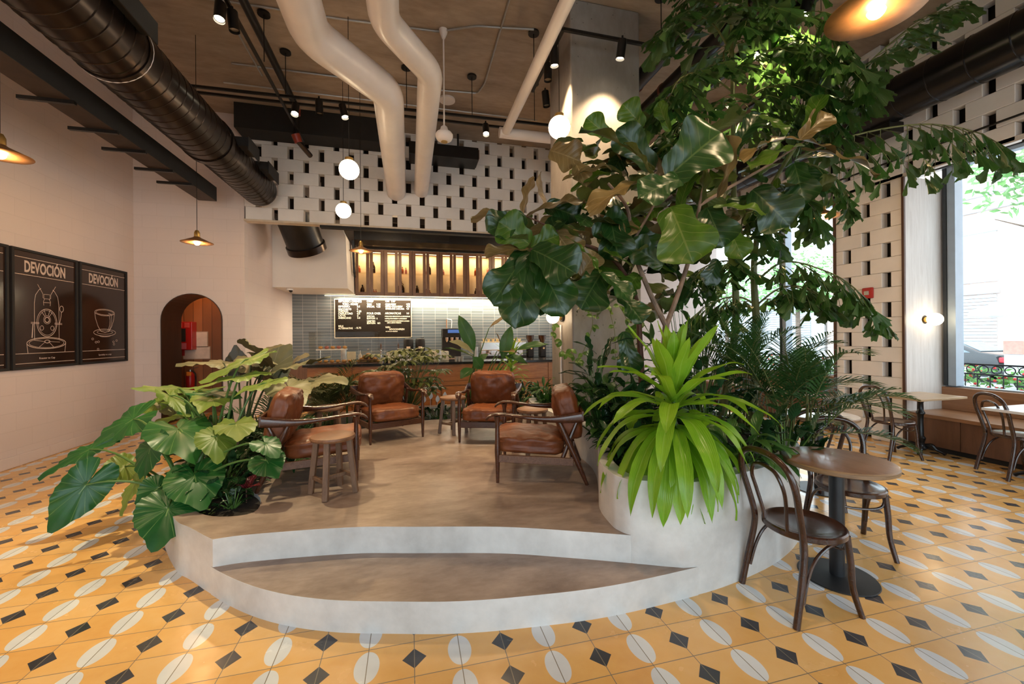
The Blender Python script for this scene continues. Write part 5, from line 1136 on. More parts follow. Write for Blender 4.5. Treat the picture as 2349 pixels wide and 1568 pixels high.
def blade(mb, base, tip, W, hint, prof=OVAL, wave=.02, fold=.15, droop=.12, nu=12, nv=7, seed=0, jag=0, curl=0):
    base, tip = V(base), V(tip); L = (tip-base).length; x, y, z = fr(tip-base, hint); ph = seed*2.1
    def P(i, j):
        t = i/(nu-1); u = -1+2*j/(nv-1); w = lerp(prof, t)*W/2
        if jag and abs(u) > .9: w *= 1-jag*(.5+.5*math.sin(t*60+ph))
        X = u*w; Z = fold*abs(X) + droop*L*(t*(1-t))*4*.6 + wave*L*math.sin(t*PI*5+ph+(1.5 if u > 0 else 0))*u*u*(.3+t) - curl*W*u*u*.5
        return base+x*X+y*(t*L)+z*Z
    return mb.grid(P, nu, nv, lambda i, j: (-1+2*j/(nv-1), i/(nu-1)))
def strap(mb, base, d, L, W, hint=(0, 0, 1), g=1.0, prof=STRAP, nu=12, nv=5, fold=.25, twist=0, seed=0):
    """long leaf bending under its weight"""
    p = V(base); d = V(d).normalized(); x = d.cross(V(hint)); x = x.normalized() if x.length > 1e-3 else V((1, 0, 0)); rows = []
    for i in range(nu):
        t = i/(nu-1); rows.append((p.copy(), x.copy(), x.cross(d).normalized(), t))
        d = (d+V((0, 0, -1))*g*(.35+t)/nu*1.8).normalized(); x = (x-d*x.dot(d)).normalized()
        if twist: x = (Matrix.Rotation(twist/nu, 3, d) @ x)
        p = p+d*L/(nu-1)
    def P(i, j):
        q, x_, z_, t = rows[i]; u = -1+2*j/(nv-1); w = lerp(prof, t)*W/2
        return q+x_*(u*w)-z_*(-fold*abs(u*w))+z_*(.06*W*math.sin(t*14+seed+u))
    return mb.grid(P, nu, nv, lambda i, j: (-1+2*j/(nv-1), i/(nu-1)))
def curve(a, b, sag=.15, n=8, up=V((0, 0, 1))):
    a, b = V(a), V(b); m = (a+b)/2+up*(b-a).length*sag; return [a*(1-t)**2+m*2*t*(1-t)+b*t*t for t in [i/n for i in range(n+1)]]
def frond(mb, base, d, L, nl=26, ll=.28, lw=.018, g=.9, up=(0, 0, 1), vee=.35, rad=.006, mat_r=0, mat_l=0, droopl=.5, start=.18):
    p = V(base); d = V(d).normalized(); pts = []; n = 18
    for i in range(n+1):
        pts.append(p.copy()); d = (d+V((0, 0, -1))*g*(.3+i/n)/n*1.5).normalized(); p = p+d*L/n
    mb.cur = mat_r; mb.tube(pts, [rad*(1-.75*i/n) for i in range(n+1)], 5); mb.cur = mat_l
    for k in range(nl):
        t = start+(1-start)*(k+.5)/nl; i = min(int(t*n), n-1); f = t*n-i; q = pts[i].lerp(pts[i+1], f); dd = (pts[i+1]-pts[i]).normalized()
        x = dd.cross(V(up)).normalized() if dd.cross(V(up)).length > .05 else V((1, 0, 0)); z = x.cross(dd)
        l = ll*(math.sin(PI*min(1, .12+t*.93))**.6+.1)
        for s in (-1, 1):
            e = (x*s*(.95-.3*t)+dd*(.45+.6*t)+z*vee+V((R_.gauss(0, .07), R_.gauss(0, .07), R_.gauss(0, .07)))).normalized()
            a = q; b = q+e*l*.5+V((0, 0, -.04*l)); c = q+e*l*.98+V((0, 0, -droopl*l*.55)); w = (dd-e*dd.dot(e)).normalized()*lw/2
            mb.add([a-w*.5, a+w*.5, b-w, b+w, c], [(0, 1, 3, 2), (2, 3, 4)], [(-1, 0), (1, 0), (-1, .5), (1, .5), (0, 1)])
    mb.cur = 0; return mb
def fan(mb, p, d, nrm, L, W, seed):
    """ragged fishtail leaflet: narrow at its foot, torn along its broad end"""
    x, y, z = fr(d, nrm); r = random.Random(seed); n = 6; sk = r.uniform(-.4, .4)
    vs = [p-x*W*.05, p+x*W*.05]; uv = [(-.1, 0), (.1, 0)]; mid = []; end = []
    for i in range(n+1):
        u = -1+2*i/n; mid.append(p+y*L*.5+x*u*W*.30+z*(-.10*abs(u)*W)); e = 1-.22*abs(u)+sk*u*.4+(r.uniform(-.10, .07)); end.append(p+y*L*e+x*u*W*.5+z*(-.25*abs(u)*W-.08*L*(i % 2)))
    vs += mid+end; uv += [(-1+2*i/n, .5) for i in range(n+1)]+[(-1+2*i/n, 1) for i in range(n+1)]
    fs = [(0, 1, 2+n//2)]+[(0, 2+i+1, 2+i) for i in range(n//2)]+[(1, 2+i+1, 2+i) for i in range(n//2, n)]+[(2+i, 2+i+1, 3+n+i+1, 3+n+i) for i in range(n)]
    return mb.add(vs, fs, uv)
def fish_frond(mb, pts, W, seed, nb=12, ml=.17, hang=.5, leafsc=1):
    """bipinnate fishtail palm frond along pts"""
    P = spline(pts, 5); n = len(P); mb.cur = 1; mb.tube(P, [.012*(1-.8*i/(n-1)) for i in range(n)], 6); r = random.Random(seed)
    for k in range(nb):
        t = .14+.86*(k+.5)/nb; i = min(int(t*(n-1)), n-2); q = P[i]; dd = (P[i+1]-P[i]).normalized(); x = dd.cross(V((0, 0, 1)))
        x = x.normalized() if x.length > .1 else V((1, 0, 0)); bl = W*(math.sin(PI*min(1, .2+t*.78))+.12)
        for s in (-1, 1):
            e = (x*s+dd*(.5+.5*t)+V((0, 0, .15-hang*.5))+V((r.gauss(0, .12), r.gauss(0, .12), r.gauss(0, .12)))).normalized()
            Q = [q+e*bl*u+V((0, 0, -hang*bl*u*u*.6)) for u in (0, .35, .7, 1)]; mb.cur = 1; mb.tube(Q, [.004, .003, .0025, .0015], 4); mb.cur = 0
            m = max(3, int(bl/.075))
            for j in range(m):
                u = .12+.88*(j+.6)/m; pp = q+e*bl*u+V((0, 0, -hang*bl*u*u*.6)); side = 1 if j % 2 else -1; sd = e.cross(V((0, 0, 1))).normalized()*side
                dl = (e*.55+sd*.62+V((0, 0, -.25-hang*r.uniform(.1, .9)))).normalized()
                L = ml*1.22*r.uniform(.7, 1.15)*leafsc; fan(mb, pp, dl, V((r.gauss(0, .4), r.gauss(0, .4), 1)), L, L*r.uniform(.42, .66), r.random())
    mb.cur = 0; return mb
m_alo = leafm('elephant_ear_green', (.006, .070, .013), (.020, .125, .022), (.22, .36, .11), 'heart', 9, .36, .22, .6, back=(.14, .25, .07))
m_alo2 = leafm('elephant_ear_spotlit', (.11, .20, .025), (.24, .31, .055), (.52, .56, .25), 'heart', 9, .40, .35, .6, back=(.19, .27, .08))  # green leaf with the spotlight's pale wash painted into its colour
m_alo3 = leafm('elephant_ear_spot_glare', (.17, .16, .075), (.26, .23, .12), (.46, .42, .24), 'heart', 9, .45, .15, .6, back=(.05, .042, .02))  # beige of warm spotlight glare put into the colour; dark back paints backlit shade
m_pet = plain('leaf_stalk_green', (.07, .15, .03), .4, 0, .2)
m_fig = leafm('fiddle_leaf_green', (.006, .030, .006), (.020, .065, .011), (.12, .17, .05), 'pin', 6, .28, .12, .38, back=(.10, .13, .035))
m_figl = leafm('fiddle_leaf_light', (.045, .12, .010), (.10, .19, .018), (.28, .32, .09), 'pin', 6, .32, .45, .45, back=(.14, .20, .05))  # lighter green blades; also paints in the spotlit yellow of top leaves
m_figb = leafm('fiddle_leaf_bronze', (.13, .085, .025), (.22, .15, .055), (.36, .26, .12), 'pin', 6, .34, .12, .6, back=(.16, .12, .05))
m_bark = plain('grey_brown_bark', (.20, .13, .09), .75, 0, .4, 10, bmp=.6); m_barkr = plain('dark_red_bark', (.09, .032, .016), .6, 0, .4, 10, bmp=.5)
m_fishp = leafm('fishtail_palm_green', (.012, .055, .010), (.045, .12, .018), (.14, .22, .06), 'par', 7, .34, .38, .3, back=(.06, .12, .03))
m_twig = plain('green_twig', (.14, .15, .045), .5, 0, .2)
m_drac = leafm('bright_strap_leaf', (.19, .42, .015), (.34, .56, .04), (.42, .62, .10), 'par', 5, .25, .45, .5)
m_drac2 = leafm('lime_strap_leaf', (.16, .33, .02), (.30, .46, .05), (.4, .5, .12), 'par', 5, .3, .4, .4)
m_areca = leafm('feather_palm_green', (.016, .070, .016), (.05, .14, .03), (.08, .18, .05), 'par', 3, .35, .3, .2)
m_dark = leafm('dark_glossy_leaf', (.008, .032, .010), (.020, .065, .018), (.06, .12, .04), 'pin', 7, .22, .15, .4, back=(.02, .06, .02))
m_mid = leafm('mid_green_leaf', (.025, .085, .015), (.06, .15, .03), (.14, .22, .07), 'pin', 8, .32, .3, .4)
m_bop = leafm('paddle_leaf_green', (.022, .080, .016), (.055, .15, .028), (.14, .22, .06), 'pin', 26, .32, .3, .25)
m_croton = leafm('croton_red_leaf', (.10, .008, .014), (.05, .01, .01), (.55, .05, .10), 'pin', 8, .25, .2, .9)
m_var = leafm('cream_green_leaf', (.05, .14, .03), (.55, .58, .35), (.6, .6, .4), 'par', 3, .35, .3, .5)
def plant(name, label, base, cat='plant', group=None): return thing(name, label, cat, tuple(base), 0, group)
CAMH = V((0, 0, 0))
def tocam(p): return (CAMP-p).normalized()
def hint(kind, p):
    c = tocam(p)
    return {'up': V((0, 0, 1)), 'face': c*1+V((0, 0, .35)), 'half': c*.55+V((0, 0, 1)), 'dark': V((0, 0, 1))-c*1.6, 'edge': V((0, 0, 1))+c*.16, 'left': V((-1, -.4, .5)), 'right': V((1, -.3, .5)), 'rup': V((.6, -.5, .7)), 'lup': V((-.5, -.6, .8))}[kind]
# ---- elephant ears
def ears(label, base, leaves, mat, pet=m_pet, seed=0):
    b = V(base); t = plant('elephant_ear_plant', label, b, group='elephant ear plants at the left')
    for i, (ax, ay, tx, ty, da, dt, W, h) in enumerate(leaves):
        a, c = at(ax, ay, da), at(tx, ty, dt)
        m = mat
        if isinstance(h, tuple): h, m = h
        lf = heart(MB(), a, c, W, hint(h, a), seed=i+seed, wave=.05, droop=.10 if h in ('up', 'edge') else .16).build('leaf', m, t, origin=b, ang=4)
        lf['part'] = 'blade'; del lf['part']
        up = V((a.x-b.x, a.y-b.y, 0))*.2
        m1 = b+V((R_.uniform(-.08, .08), R_.uniform(-.08, .08), 0)); mid = V(((m1.x*.45+a.x*.55), (m1.y*.45+a.y*.55), max(b.z, a.z)*.5+max(a.z, b.z+.1)*.5+.05))
        P = [m1*(1-u)**2+mid*2*u*(1-u)+a*u*u for u in [k/9 for k in range(10)]]
        MB().tube([q-b for q in P], [.014-.0085*k/9 for k in range(10)], 7).build('leaf_stalk', pet, t, origin=(0, 0, 0)) 
    return t
F1 = [(306, 961, 193, 1025, 3.55, 3.40, .44, 'half'), (409, 984, 440, 1040, 3.35, 2.98, .52, 'half'), (197, 1112, 99, 1234, 2.95, 2.78, .33, 'face'), (386, 1167, 353, 1264, 2.82, 2.62, .41, 'face'),
      (447, 1093, 466, 1166, 3.0, 2.82, .42, 'face'), (206, 1030, 66, 1094, 3.35, 3.15, .20, 'half'), (287, 1069, 221, 1106, 3.3, 3.1, .28, ('face', m_alo2)), (345, 1027, 317, 1106, 3.2, 3.05, .33, 'lup'),
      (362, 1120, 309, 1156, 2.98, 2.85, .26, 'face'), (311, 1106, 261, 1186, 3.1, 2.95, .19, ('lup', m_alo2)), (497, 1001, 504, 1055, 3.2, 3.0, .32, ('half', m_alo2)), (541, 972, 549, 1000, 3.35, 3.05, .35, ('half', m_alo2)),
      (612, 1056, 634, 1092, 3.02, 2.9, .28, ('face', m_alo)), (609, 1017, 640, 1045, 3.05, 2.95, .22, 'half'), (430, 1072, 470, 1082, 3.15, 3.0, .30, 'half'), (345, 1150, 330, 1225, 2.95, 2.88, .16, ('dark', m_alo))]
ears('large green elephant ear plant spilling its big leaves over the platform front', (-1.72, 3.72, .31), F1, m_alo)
F2 = [(486, 912, 462, 934, 3.75, 3.45, .36, 'half'), (408, 891, 297, 886, 4.0, 3.7, .34, 'edge'), (389, 907, 431, 945, 3.75, 3.6, .17, 'rup'), (402, 938, 342, 912, 4.15, 4.05, .26, ('half', m_alo3)), (413, 951, 327, 976, 3.8, 3.6, .30, 'up'),
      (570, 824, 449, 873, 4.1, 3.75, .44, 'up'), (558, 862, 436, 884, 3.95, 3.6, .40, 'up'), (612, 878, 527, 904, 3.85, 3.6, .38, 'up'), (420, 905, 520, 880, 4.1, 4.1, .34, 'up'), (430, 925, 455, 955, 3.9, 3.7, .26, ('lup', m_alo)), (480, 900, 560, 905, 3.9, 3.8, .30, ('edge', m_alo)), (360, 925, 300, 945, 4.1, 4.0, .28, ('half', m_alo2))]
ears('elephant ear plant with bright light from above painted pale yellow-green into its leaves, middle of the left bed', (-1.70, 4.15, .31), F2, m_alo2, seed=3)
F3 = [(588, 809, 645, 827, 4.55, 4.35, .46, 'dark'), (576, 828, 586, 858, 4.8, 4.5, .44, 'face'), (625, 844, 669, 784, 4.75, 4.85, .42, 'face'), (670, 832, 706, 806, 5.0, 4.95, .36, 'half'), (654, 845, 760, 810, 4.7, 4.6, .16, 'edge'),
      (511, 832, 398, 828, 4.6, 4.4, .34, 'edge'), (662, 888, 692, 926, 4.35, 4.05, .50, 'half'), (722, 873, 797, 862, 4.6, 4.4, .42, 'half'), (545, 845, 540, 790, 4.9, 4.95, .32, 'dark'), (600, 858, 640, 868, 4.6, 4.5, .28, 'dark'), (640, 800, 610, 790, 5.0, 5.05, .30, 'half')]
ears('tall elephant ear plant with spotlight glare painted greyish beige into its leaves in front of the archway and bar end', (-1.66, 4.75, .31), F3, m_alo3, plain('dark_stalk', (.035, .05, .02), .4), seed=7)
# ---- fiddle leaf figs
def at_d(px, py, d): return at(px, py, d)
def fig(label, base, limbs, leaves, fill, bark, seed, stuff=None, cat='tree'):
    b = V(base); t = plant('fiddle_leaf_fig', label, b, cat, 'fiddle leaf figs in the planter'); w = MB()
    L3 = []
    for pts, r0, r1 in limbs:
        P = spline([p if isinstance(p, V) else at(*p) for p in pts], 5); n = len(P); w.tube([q-b for q in P], [r0+(r1-r0)*i/(n-1) for i in range(n)], 9)
    w.build('trunk', bark, t, origin=(0, 0, 0))
    for i, (ax, ay, tx, ty, da, dt, wp, h, m) in enumerate(leaves):
        a, c = at(ax, ay, da), at(tx, ty, dt); m = (m_fig, m_figl, m_figb)[m]
        blade(MB(), a, c, 1.22*wp*((da+dt)/2)/CF, hint(h, a), FIDDLE, .045, .22, .10, 18, 9, i+seed).build('leaf', m, t, origin=b, ang=4)
    a_, b_, c_ = MB(), MB(), MB()
    for (cx, cy, rx, ry, d0, d1, n, l0, l1) in fill:
        for k in range(n):
            an = R_.uniform(0, 2*PI); rr = math.sqrt(R_.random()); px, py = cx+rx*rr*math.cos(an), cy+ry*rr*math.sin(an); d = R_.uniform(d0, d1)
            p = at(px, py, d); dr = V((R_.gauss(0, 1), R_.gauss(0, 1), R_.gauss(-.25, .7))).normalized(); L = R_.uniform(l0, l1)
            mbx = (a_, a_, a_, b_, c_)[k % 5]; blade(mbx, p, p+dr*L, L*.72, V((R_.gauss(0, .5), R_.gauss(-.3, .5), 1)), FIDDLE, .03, .22, .10, 11, 7, k)
    for mbx, m in ((a_, m_fig), (b_, m_figl), (c_, m_figb)):
        if mbx.v: mbx.build('foliage', m, t, origin=b, ang=4)
    return t
GLf = [(1530, 409, 1655, 303, 3.35, 3.2, 122, 'face', 0), (1538, 474, 1590, 605, 3.3, 3.15, 112, 'face', 1), (1622, 476, 1660, 566, 3.4, 3.3, 78, 'face', 0), (1636, 475, 1758, 491, 3.3, 3.2, 44, 'half', 1), (1668, 515, 1704, 594, 3.45, 3.35, 50, 'face', 1),
    (1644, 455, 1672, 310, 3.35, 3.3, 58, 'right', 2), (1799, 318, 1702, 368, 3.5, 3.3, 46, 'up', 2), (1840, 335, 1722, 390, 3.45, 3.25, 50, 'half', 1), (1800, 318, 1918, 352, 3.5, 3.45, 46, 'half', 2), (1838, 342, 2016, 402, 3.5, 3.4, 52, 'half', 2),
    (1726, 435, 1812, 518, 3.5, 3.4, 88, 'face', 0), (1822, 374, 1846, 470, 3.55, 3.5, 62, 'face', 0), (1500, 391, 1331, 296, 3.4, 3.2, 78, 'half', 0), (1500, 388, 1415, 296, 3.55, 3.5, 66, 'face', 0), (1496, 410, 1432, 326, 3.3, 3.15, 48, 'rup', 0),
    (1482, 415, 1350, 488, 3.3, 3.05, 66, 'half', 2), (1562, 410, 1463, 456, 3.3, 3.15, 66, 'face', 0), (1474, 292, 1428, 238, 3.7, 3.65, 52, 'face', 1), (1402, 322, 1345, 270, 3.8, 3.75, 46, 'face', 1), (1537, 302, 1511, 234, 3.6, 3.6, 30, 'left', 1),
    (1596, 300, 1540, 420, 3.6, 3.55, 46, 'left', 1), (1560, 480, 1590, 395, 3.5, 3.45, 46, 'left', 1), (1605, 470, 1612, 388, 3.55, 3.5, 40, 'right', 0), (1850, 300, 1890, 215, 3.5, 3.45, 40, 'left', 1), (1835, 320, 1905, 260, 3.5, 3.45, 50, 'face', 2),
    (1300, 345, 1345, 430, 3.6, 3.5, 44, 'half', 2), (1290, 415, 1402, 385, 3.4, 3.4, 36, 'half', 2), (1310, 440, 1400, 395, 3.5, 3.5, 44, 'half', 1), (1262, 345, 1330, 370, 3.6, 3.5, 66, 'face', 2),
    (1520, 610, 1440, 560, 3.6, 3.5, 60, 'face', 0), (1450, 520, 1500, 590, 3.7, 3.6, 70, 'face', 0), (1690, 330, 1745, 262, 3.7, 3.7, 44, 'face', 0), (1740, 265, 1805, 308, 3.6, 3.5, 34, 'half', 1)]
fig('big fiddle leaf fig with a forked grey trunk, rising from the middle of the planter', (2.33, 3.35, .61),
    [([V((2.33, 3.35, .60)), (1522, 860, 3.8), (1528, 745, 3.75)], .040, .030), ([(1528, 748, 3.75), (1490, 670, 3.7), (1448, 560, 3.65), (1440, 480, 3.6), (1395, 420, 3.6)], .026, .012), ([(1528, 748, 3.75), (1560, 660, 3.7), (1590, 560, 3.65), (1605, 470, 3.55), (1632, 360, 3.6)], .024, .012),
     ([(1605, 470, 3.55), (1690, 420, 3.55), (1760, 380, 3.5), (1850, 320, 3.5)], .016, .008), ([(1448, 560, 3.65), (1500, 470, 3.5), (1530, 410, 3.4)], .014, .007), ([(1632, 360, 3.6), (1622, 250, 3.7)], .008, .005)],
    GLf, [(1500, 430, 150, 100, 3.6, 4.3, 60, .24, .40), (1620, 540, 120, 110, 3.7, 4.3, 40, .2, .34), (1430, 350, 110, 60, 3.7, 4.1, 22, .22, .36), (1760, 410, 120, 70, 3.6, 4.0, 24, .2, .34), (1590, 370, 130, 70, 3.7, 4.2, 24, .22, .36)], m_bark, 1)
GLg = [(1203, 496, 1080, 505, 3.5, 3.35, 50, 'half', 2), (1200, 492, 1227, 406, 3.5, 3.45, 40, 'left', 2), (1206, 498, 1118, 530, 3.45, 3.3, 66, 'face', 0), (1208, 496, 1342, 462, 3.5, 3.4, 54, 'half', 2), (1214, 560, 1144, 508, 3.4, 3.3, 76, 'face', 1),
    (1214, 572, 1117, 590, 3.4, 3.2, 62, 'half', 2), (1212, 576, 1130, 698, 3.4, 3.2, 78, 'face', 0), (1216, 580, 1182, 754, 3.35, 3.2, 78, 'face', 0), (1222, 580, 1297, 722, 3.35, 3.2, 82, 'face', 0), (1220, 572, 1322, 628, 3.3, 3.1, 90, 'face', 0),
    (1218, 566, 1282, 540, 3.45, 3.4, 56, 'face', 1), (1275, 532, 1320, 594, 3.5, 3.4, 66, 'face', 2), (1380, 625, 1332, 708, 3.4, 3.3, 92, 'face', 0), (1379, 624, 1447, 692, 3.3, 3.2, 54, 'half', 0), (1420, 678, 1474, 740, 3.35, 3.25, 64, 'half', 0),
    (1296, 541, 1378, 624, 3.3, 3.2, 20, 'edge', 1), (1450, 614, 1382, 576, 3.45, 3.35, 42, 'half', 1), (1332, 632, 1368, 578, 3.4, 3.4, 52, 'face', 2), (1250, 470, 1330, 500, 3.6, 3.6, 60, 'face', 0), (1400, 500, 1420, 600, 3.6, 3.5, 70, 'face', 0), (1360, 540, 1440, 500, 3.6, 3.6, 64, 'face', 0), (1430, 760, 1450, 860, 3.9, 3.85, 50, 'face', 0)]
fig('fiddle leaf fig leaning left over the armchairs, with a dark reddish trunk by the pillar', (2.22, 3.62, .61),
    [([V((2.22, 3.62, .60)), (1472, 880, 4.05), (1468, 790, 4.0), (1462, 700, 3.9), (1440, 640, 3.75), (1400, 590, 3.6), (1330, 560, 3.5), (1216, 572, 3.4)], .036, .010), ([(1330, 560, 3.5), (1260, 520, 3.5), (1204, 494, 3.5)], .012, .006), ([(1440, 640, 3.75), (1400, 640, 3.5), (1380, 628, 3.4)], .012, .006)],
    GLg, [(1270, 530, 100, 60, 3.5, 3.9, 26, .2, .34), (1390, 570, 110, 110, 3.6, 4.3, 60, .22, .36), (1480, 650, 80, 100, 3.8, 4.4, 34, .18, .32), (1230, 620, 60, 70, 3.45, 3.6, 10, .24, .34)], m_barkr, 40)
# ---- fishtail palms
def fishpalm(label, base, trunk, fronds, seed):
    b = V(base); t = plant('fishtail_palm', label, b, 'palm', 'fishtail palms in the planter')
    P = spline(trunk, 5); MB().tube([q-b for q in P], [.045-.030*i/(len(P)-1) for i in range(len(P))], 9).build('trunk', m_twig, t, origin=(0, 0, 0))
    for i, (pts, W_, nb, ml, hang) in enumerate(fronds):
        fish_frond(MB(), [p if isinstance(p, V) else at(*p) for p in pts], W_, seed+i, nb, ml, hang).build('frond', [m_fishp, m_twig], t, origin=b, ang=4)
b1 = (3.10, 3.55, .61)
T = lambda *a: [p if isinstance(p, V) else at(*p) for p in a]
fishpalm('tall fishtail palm reaching the ceiling with ragged leaflets, lit by spotlights', b1, T(V(b1), (1686, 760, 4.3), (1684, 560, 4.25), (1682, 300, 4.2), (1677, -40, 4.15)),
    [(((1680, 130, 4.2), (1640, 60, 4.0), (1580, 30, 3.8), (1530, 70, 3.7)), .42, 9, .19, .35), (((1680, 210, 4.2), (1620, 170, 4.0), (1560, 180, 3.8), (1530, 240, 3.7)), .45, 10, .19, .5), (((1681, 270, 4.2), (1620, 250, 4.1), (1570, 270, 4.0), (1545, 310, 3.9)), .40, 9, .17, .4),
     (((1679, 90, 4.2), (1740, 40, 3.9), (1850, 40, 3.7), (1930, 110, 3.6)), .50, 12, .20, .7), (((1681, 180, 4.2), (1780, 110, 4.0), (1900, 130, 3.8), (1990, 210, 3.7)), .55, 13, .20, .8), (((1682, 260, 4.2), (1760, 200, 4.1), (1860, 220, 4.0), (1930, 300, 3.9)), .50, 11, .18, .8),
     (((1679, 40, 4.2), (1700, -20, 4.1), (1780, -50, 4.0), (1880, -40, 3.9)), .45, 9, .19, .6), (((1678, 60, 4.2), (1650, 0, 4.3), (1590, -20, 4.4), (1550, 20, 4.4)), .40, 8, .18, .4), (((1683, 330, 4.25), (1700, 280, 4.5), (1760, 270, 4.8), (1830, 320, 5.0)), .45, 9, .18, .6),
     (((1682, 190, 4.2), (1660, 120, 4.6), (1700, 100, 5.0), (1760, 140, 5.3)), .45, 9, .18, .5)], 100)
b2 = (3.25, 3.30, .61)
fishpalm('fishtail palm whose long arching fronds reach right in front of the street windows', b2, T(V(b2), (1735, 760, 4.2), (1730, 600, 4.2), (1760, 450, 4.15), (1830, 330, 4.1)),
    [(((1830, 360, 4.1), (1960, 310, 4.0), (2110, 285, 3.9), (2230, 300, 3.85), (2318, 345, 3.8)), .34, 15, .15, 1.5), (((1740, 640, 4.2), (1800, 600, 4.0), (1890, 620, 3.8), (1960, 660, 3.7), (2030, 740, 3.65)), .30, 13, .15, .9), (((1735, 700, 4.2), (1790, 660, 4.1), (1850, 660, 3.9), (1900, 690, 3.8)), .32, 10, .15, .7),
     (((1850, 330, 4.1), (1960, 180, 3.9), (2080, 70, 3.8), (2200, 5, 3.7)), .40, 13, .15, .7), (((1760, 460, 4.15), (1800, 430, 4.1), (1850, 450, 4.0), (1880, 500, 3.95)), .34, 8, .16, 1.0), (((1732, 600, 4.2), (1700, 520, 4.1), (1740, 470, 4.0), (1790, 560, 3.9)), .34, 9, .16, .9),
     (((1735, 640, 4.2), (1680, 600, 4.2), (1620, 610, 4.1), (1580, 660, 4.0)), .36, 10, .16, .7), (((1735, 700, 4.2), (1690, 680, 4.3), (1620, 700, 4.3), (1570, 760, 4.3)), .36, 10, .16, .7), (((1830, 380, 4.1), (1870, 380, 4.0), (1930, 420, 3.9), (1950, 470, 3.85)), .24, 7, .14, 1.0)], 200)
# ---- bright dracaena hanging over the wall
c0 = at(1546, 940, 2.72); b = V((c0.x, c0.y, .61)); t = plant('bright_green_dracaena', 'bright lime green strap leaved plant arching over the front of the planter wall', b)
MB().tube([(0, 0, 0), (.01, .01, .25), (0, 0, .56)], [.022, .02, .014], 8).build('stem', m_pet, t)
toc = tocam(c0); ta = math.atan2(toc.y, toc.x)
n = 0
for z, cnt, el, L, g in ((.55, 5, 1.38, .50, .06), (.53, 7, 1.12, .52, .30), (.50, 8, .80, .56, .75), (.45, 9, .52, .62, 1.15), (.40, 10, .30, .66, 1.55), (.34, 10, .10, .68, 1.9), (.28, 10, .0, .64, 2.3), (.22, 8, -.1, .56, 2.6)):
    for k in range(cnt):
        a = ta+2*PI*(k+.37*n)/cnt+R_.uniform(-.2, .2)
        if n >= 5: a = ta+((k+.5)/cnt-.5)*3.6+R_.uniform(-.1, .1)
        d = V((math.cos(a)*math.cos(el), math.sin(a)*math.cos(el), math.sin(el)))
        strap(MB(), V((0, 0, z)), d, L*R_.uniform(.86, 1.12), .108*R_.uniform(.85, 1.1), (0, 0, 1), g, nu=14, nv=7, fold=.28, twist=R_.uniform(-.5, .5), seed=k).build('leaf', m_drac, t, origin=(0, 0, 0), ang=4)
    n += 1
# ---- feather palms in the planter and the rear bed
def palm(name, label, base, n, H, L, ll, mat, lean=(0, 0, 0), spread=.9, g=.9, nl=24, lw=.016, group=None, elmin=.5):
    b = V(base); t = plant(name, label, b, 'palm', group)
    for k in range(n):
        a = k*2.399+R_.uniform(-.3, .3); el = R_.uniform(elmin, 1.35); d = V((math.cos(a)*math.cos(el)*spread, math.sin(a)*math.cos(el)*spread, math.sin(el)))+V(lean)
        h = H*R_.uniform(.2, 1); s = V((R_.uniform(-.08, .08), R_.uniform(-.08, .08), 0)); dd = d.normalized(); top = s+V((dd.x*.25*h, dd.y*.25*h, h))
        a_ = MB(); a_.cur = 1; a_.tube([s, s*.5+top*.5+V((0, 0, .02)), top], [.010, .008, .007], 6); a_.cur = 0
        frond(a_, top, d, L*R_.uniform(.8, 1.15), nl, ll, lw, g, mat_r=1).build('frond', [mat, m_twig], t, origin=(0, 0, 0), ang=4)
    return t
q = at(1790, 960, 3.5); palm('feather_palm', 'dense dark feather palm at the right side of the planter, in front of the window', (q.x, q.y, .61), 19, .50, .78, .27, m_areca, nl=24, lw=.012, group='feather palms')
q = at(1700, 900, 3.9); palm('feather_palm', 'dark feather palm behind the bright strap leaved plant', (q.x, q.y, .61), 14, .65, .72, .26, m_areca, nl=24, lw=.012, group='feather palms', elmin=.7)
q = at(1850, 960, 3.25); palm('feather_palm', 'small feather palm leaning out over the white table', (q.x, q.y, .61), 10, .40, .62, .22, m_areca, lean=(.5, -.2, -.1), nl=24, lw=.014, group='feather palms')
palm('feather_palm', 'feather palm behind the left armchair, in front of the bar', (-1.15, 6.35, .31), 22, .25, .80, .30, leafm('olive_feather', (.05, .07, .02), (.11, .12, .04), (.1, .1, .05), 'par', 3, .4, .25, .2), nl=26, lw=.014, group='feather palms')
q = at(620, 950, 4.4); palm('feather_palm', 'low dark grassy palm among the tall elephant ears', (q.x, q.y, .31), 16, .25, .60, .24, m_areca, nl=20, lw=.012, group='feather palms')
# ---- broad leaved undergrowth
def bush(name, label, base, n, rx, ry, h, L, W, mat, prof=OVAL, group=None, el=(.1, 1.2), g=.4, stems=True, lift=.5, kind='strap', cat='plant'):
    b = V(base); t = plant(name, label, b, cat, group); a_ = MB(); s_ = MB()
    for k in range(n):
        a = R_.uniform(0, 2*PI); rr = math.sqrt(R_.random()); z = h*R_.uniform(lift*.3, 1)*(1-.4*rr); p = V((rx*rr*math.cos(a), ry*rr*math.sin(a), z)); e = R_.uniform(*el)
        d = V((math.cos(a)*math.cos(e), math.sin(a)*math.cos(e), math.sin(e)))+V((R_.gauss(0, .25), R_.gauss(0, .25), R_.gauss(0, .2))); l = L*R_.uniform(.7, 1.2)
        strap(a_, p, d, l, W*R_.uniform(.8, 1.15), (0, 0, 1), g, prof, 8, 5, .3, R_.uniform(-.5, .5), k)
        if stems and k % 2 == 0: s_.tube([(p.x*.25, p.y*.25, 0), (p.x*.7, p.y*.7, z*.6), tuple(p)], [.006, .005, .003], 4)
    a_.build('foliage', mat, t, origin=(0, 0, 0), ang=4)
    if s_.v: s_.build('stems', m_pet, t, origin=(0, 0, 0))
    return t
def bp(px, py, d, z): q = at(px, py, d); return (q.x, q.y, z)
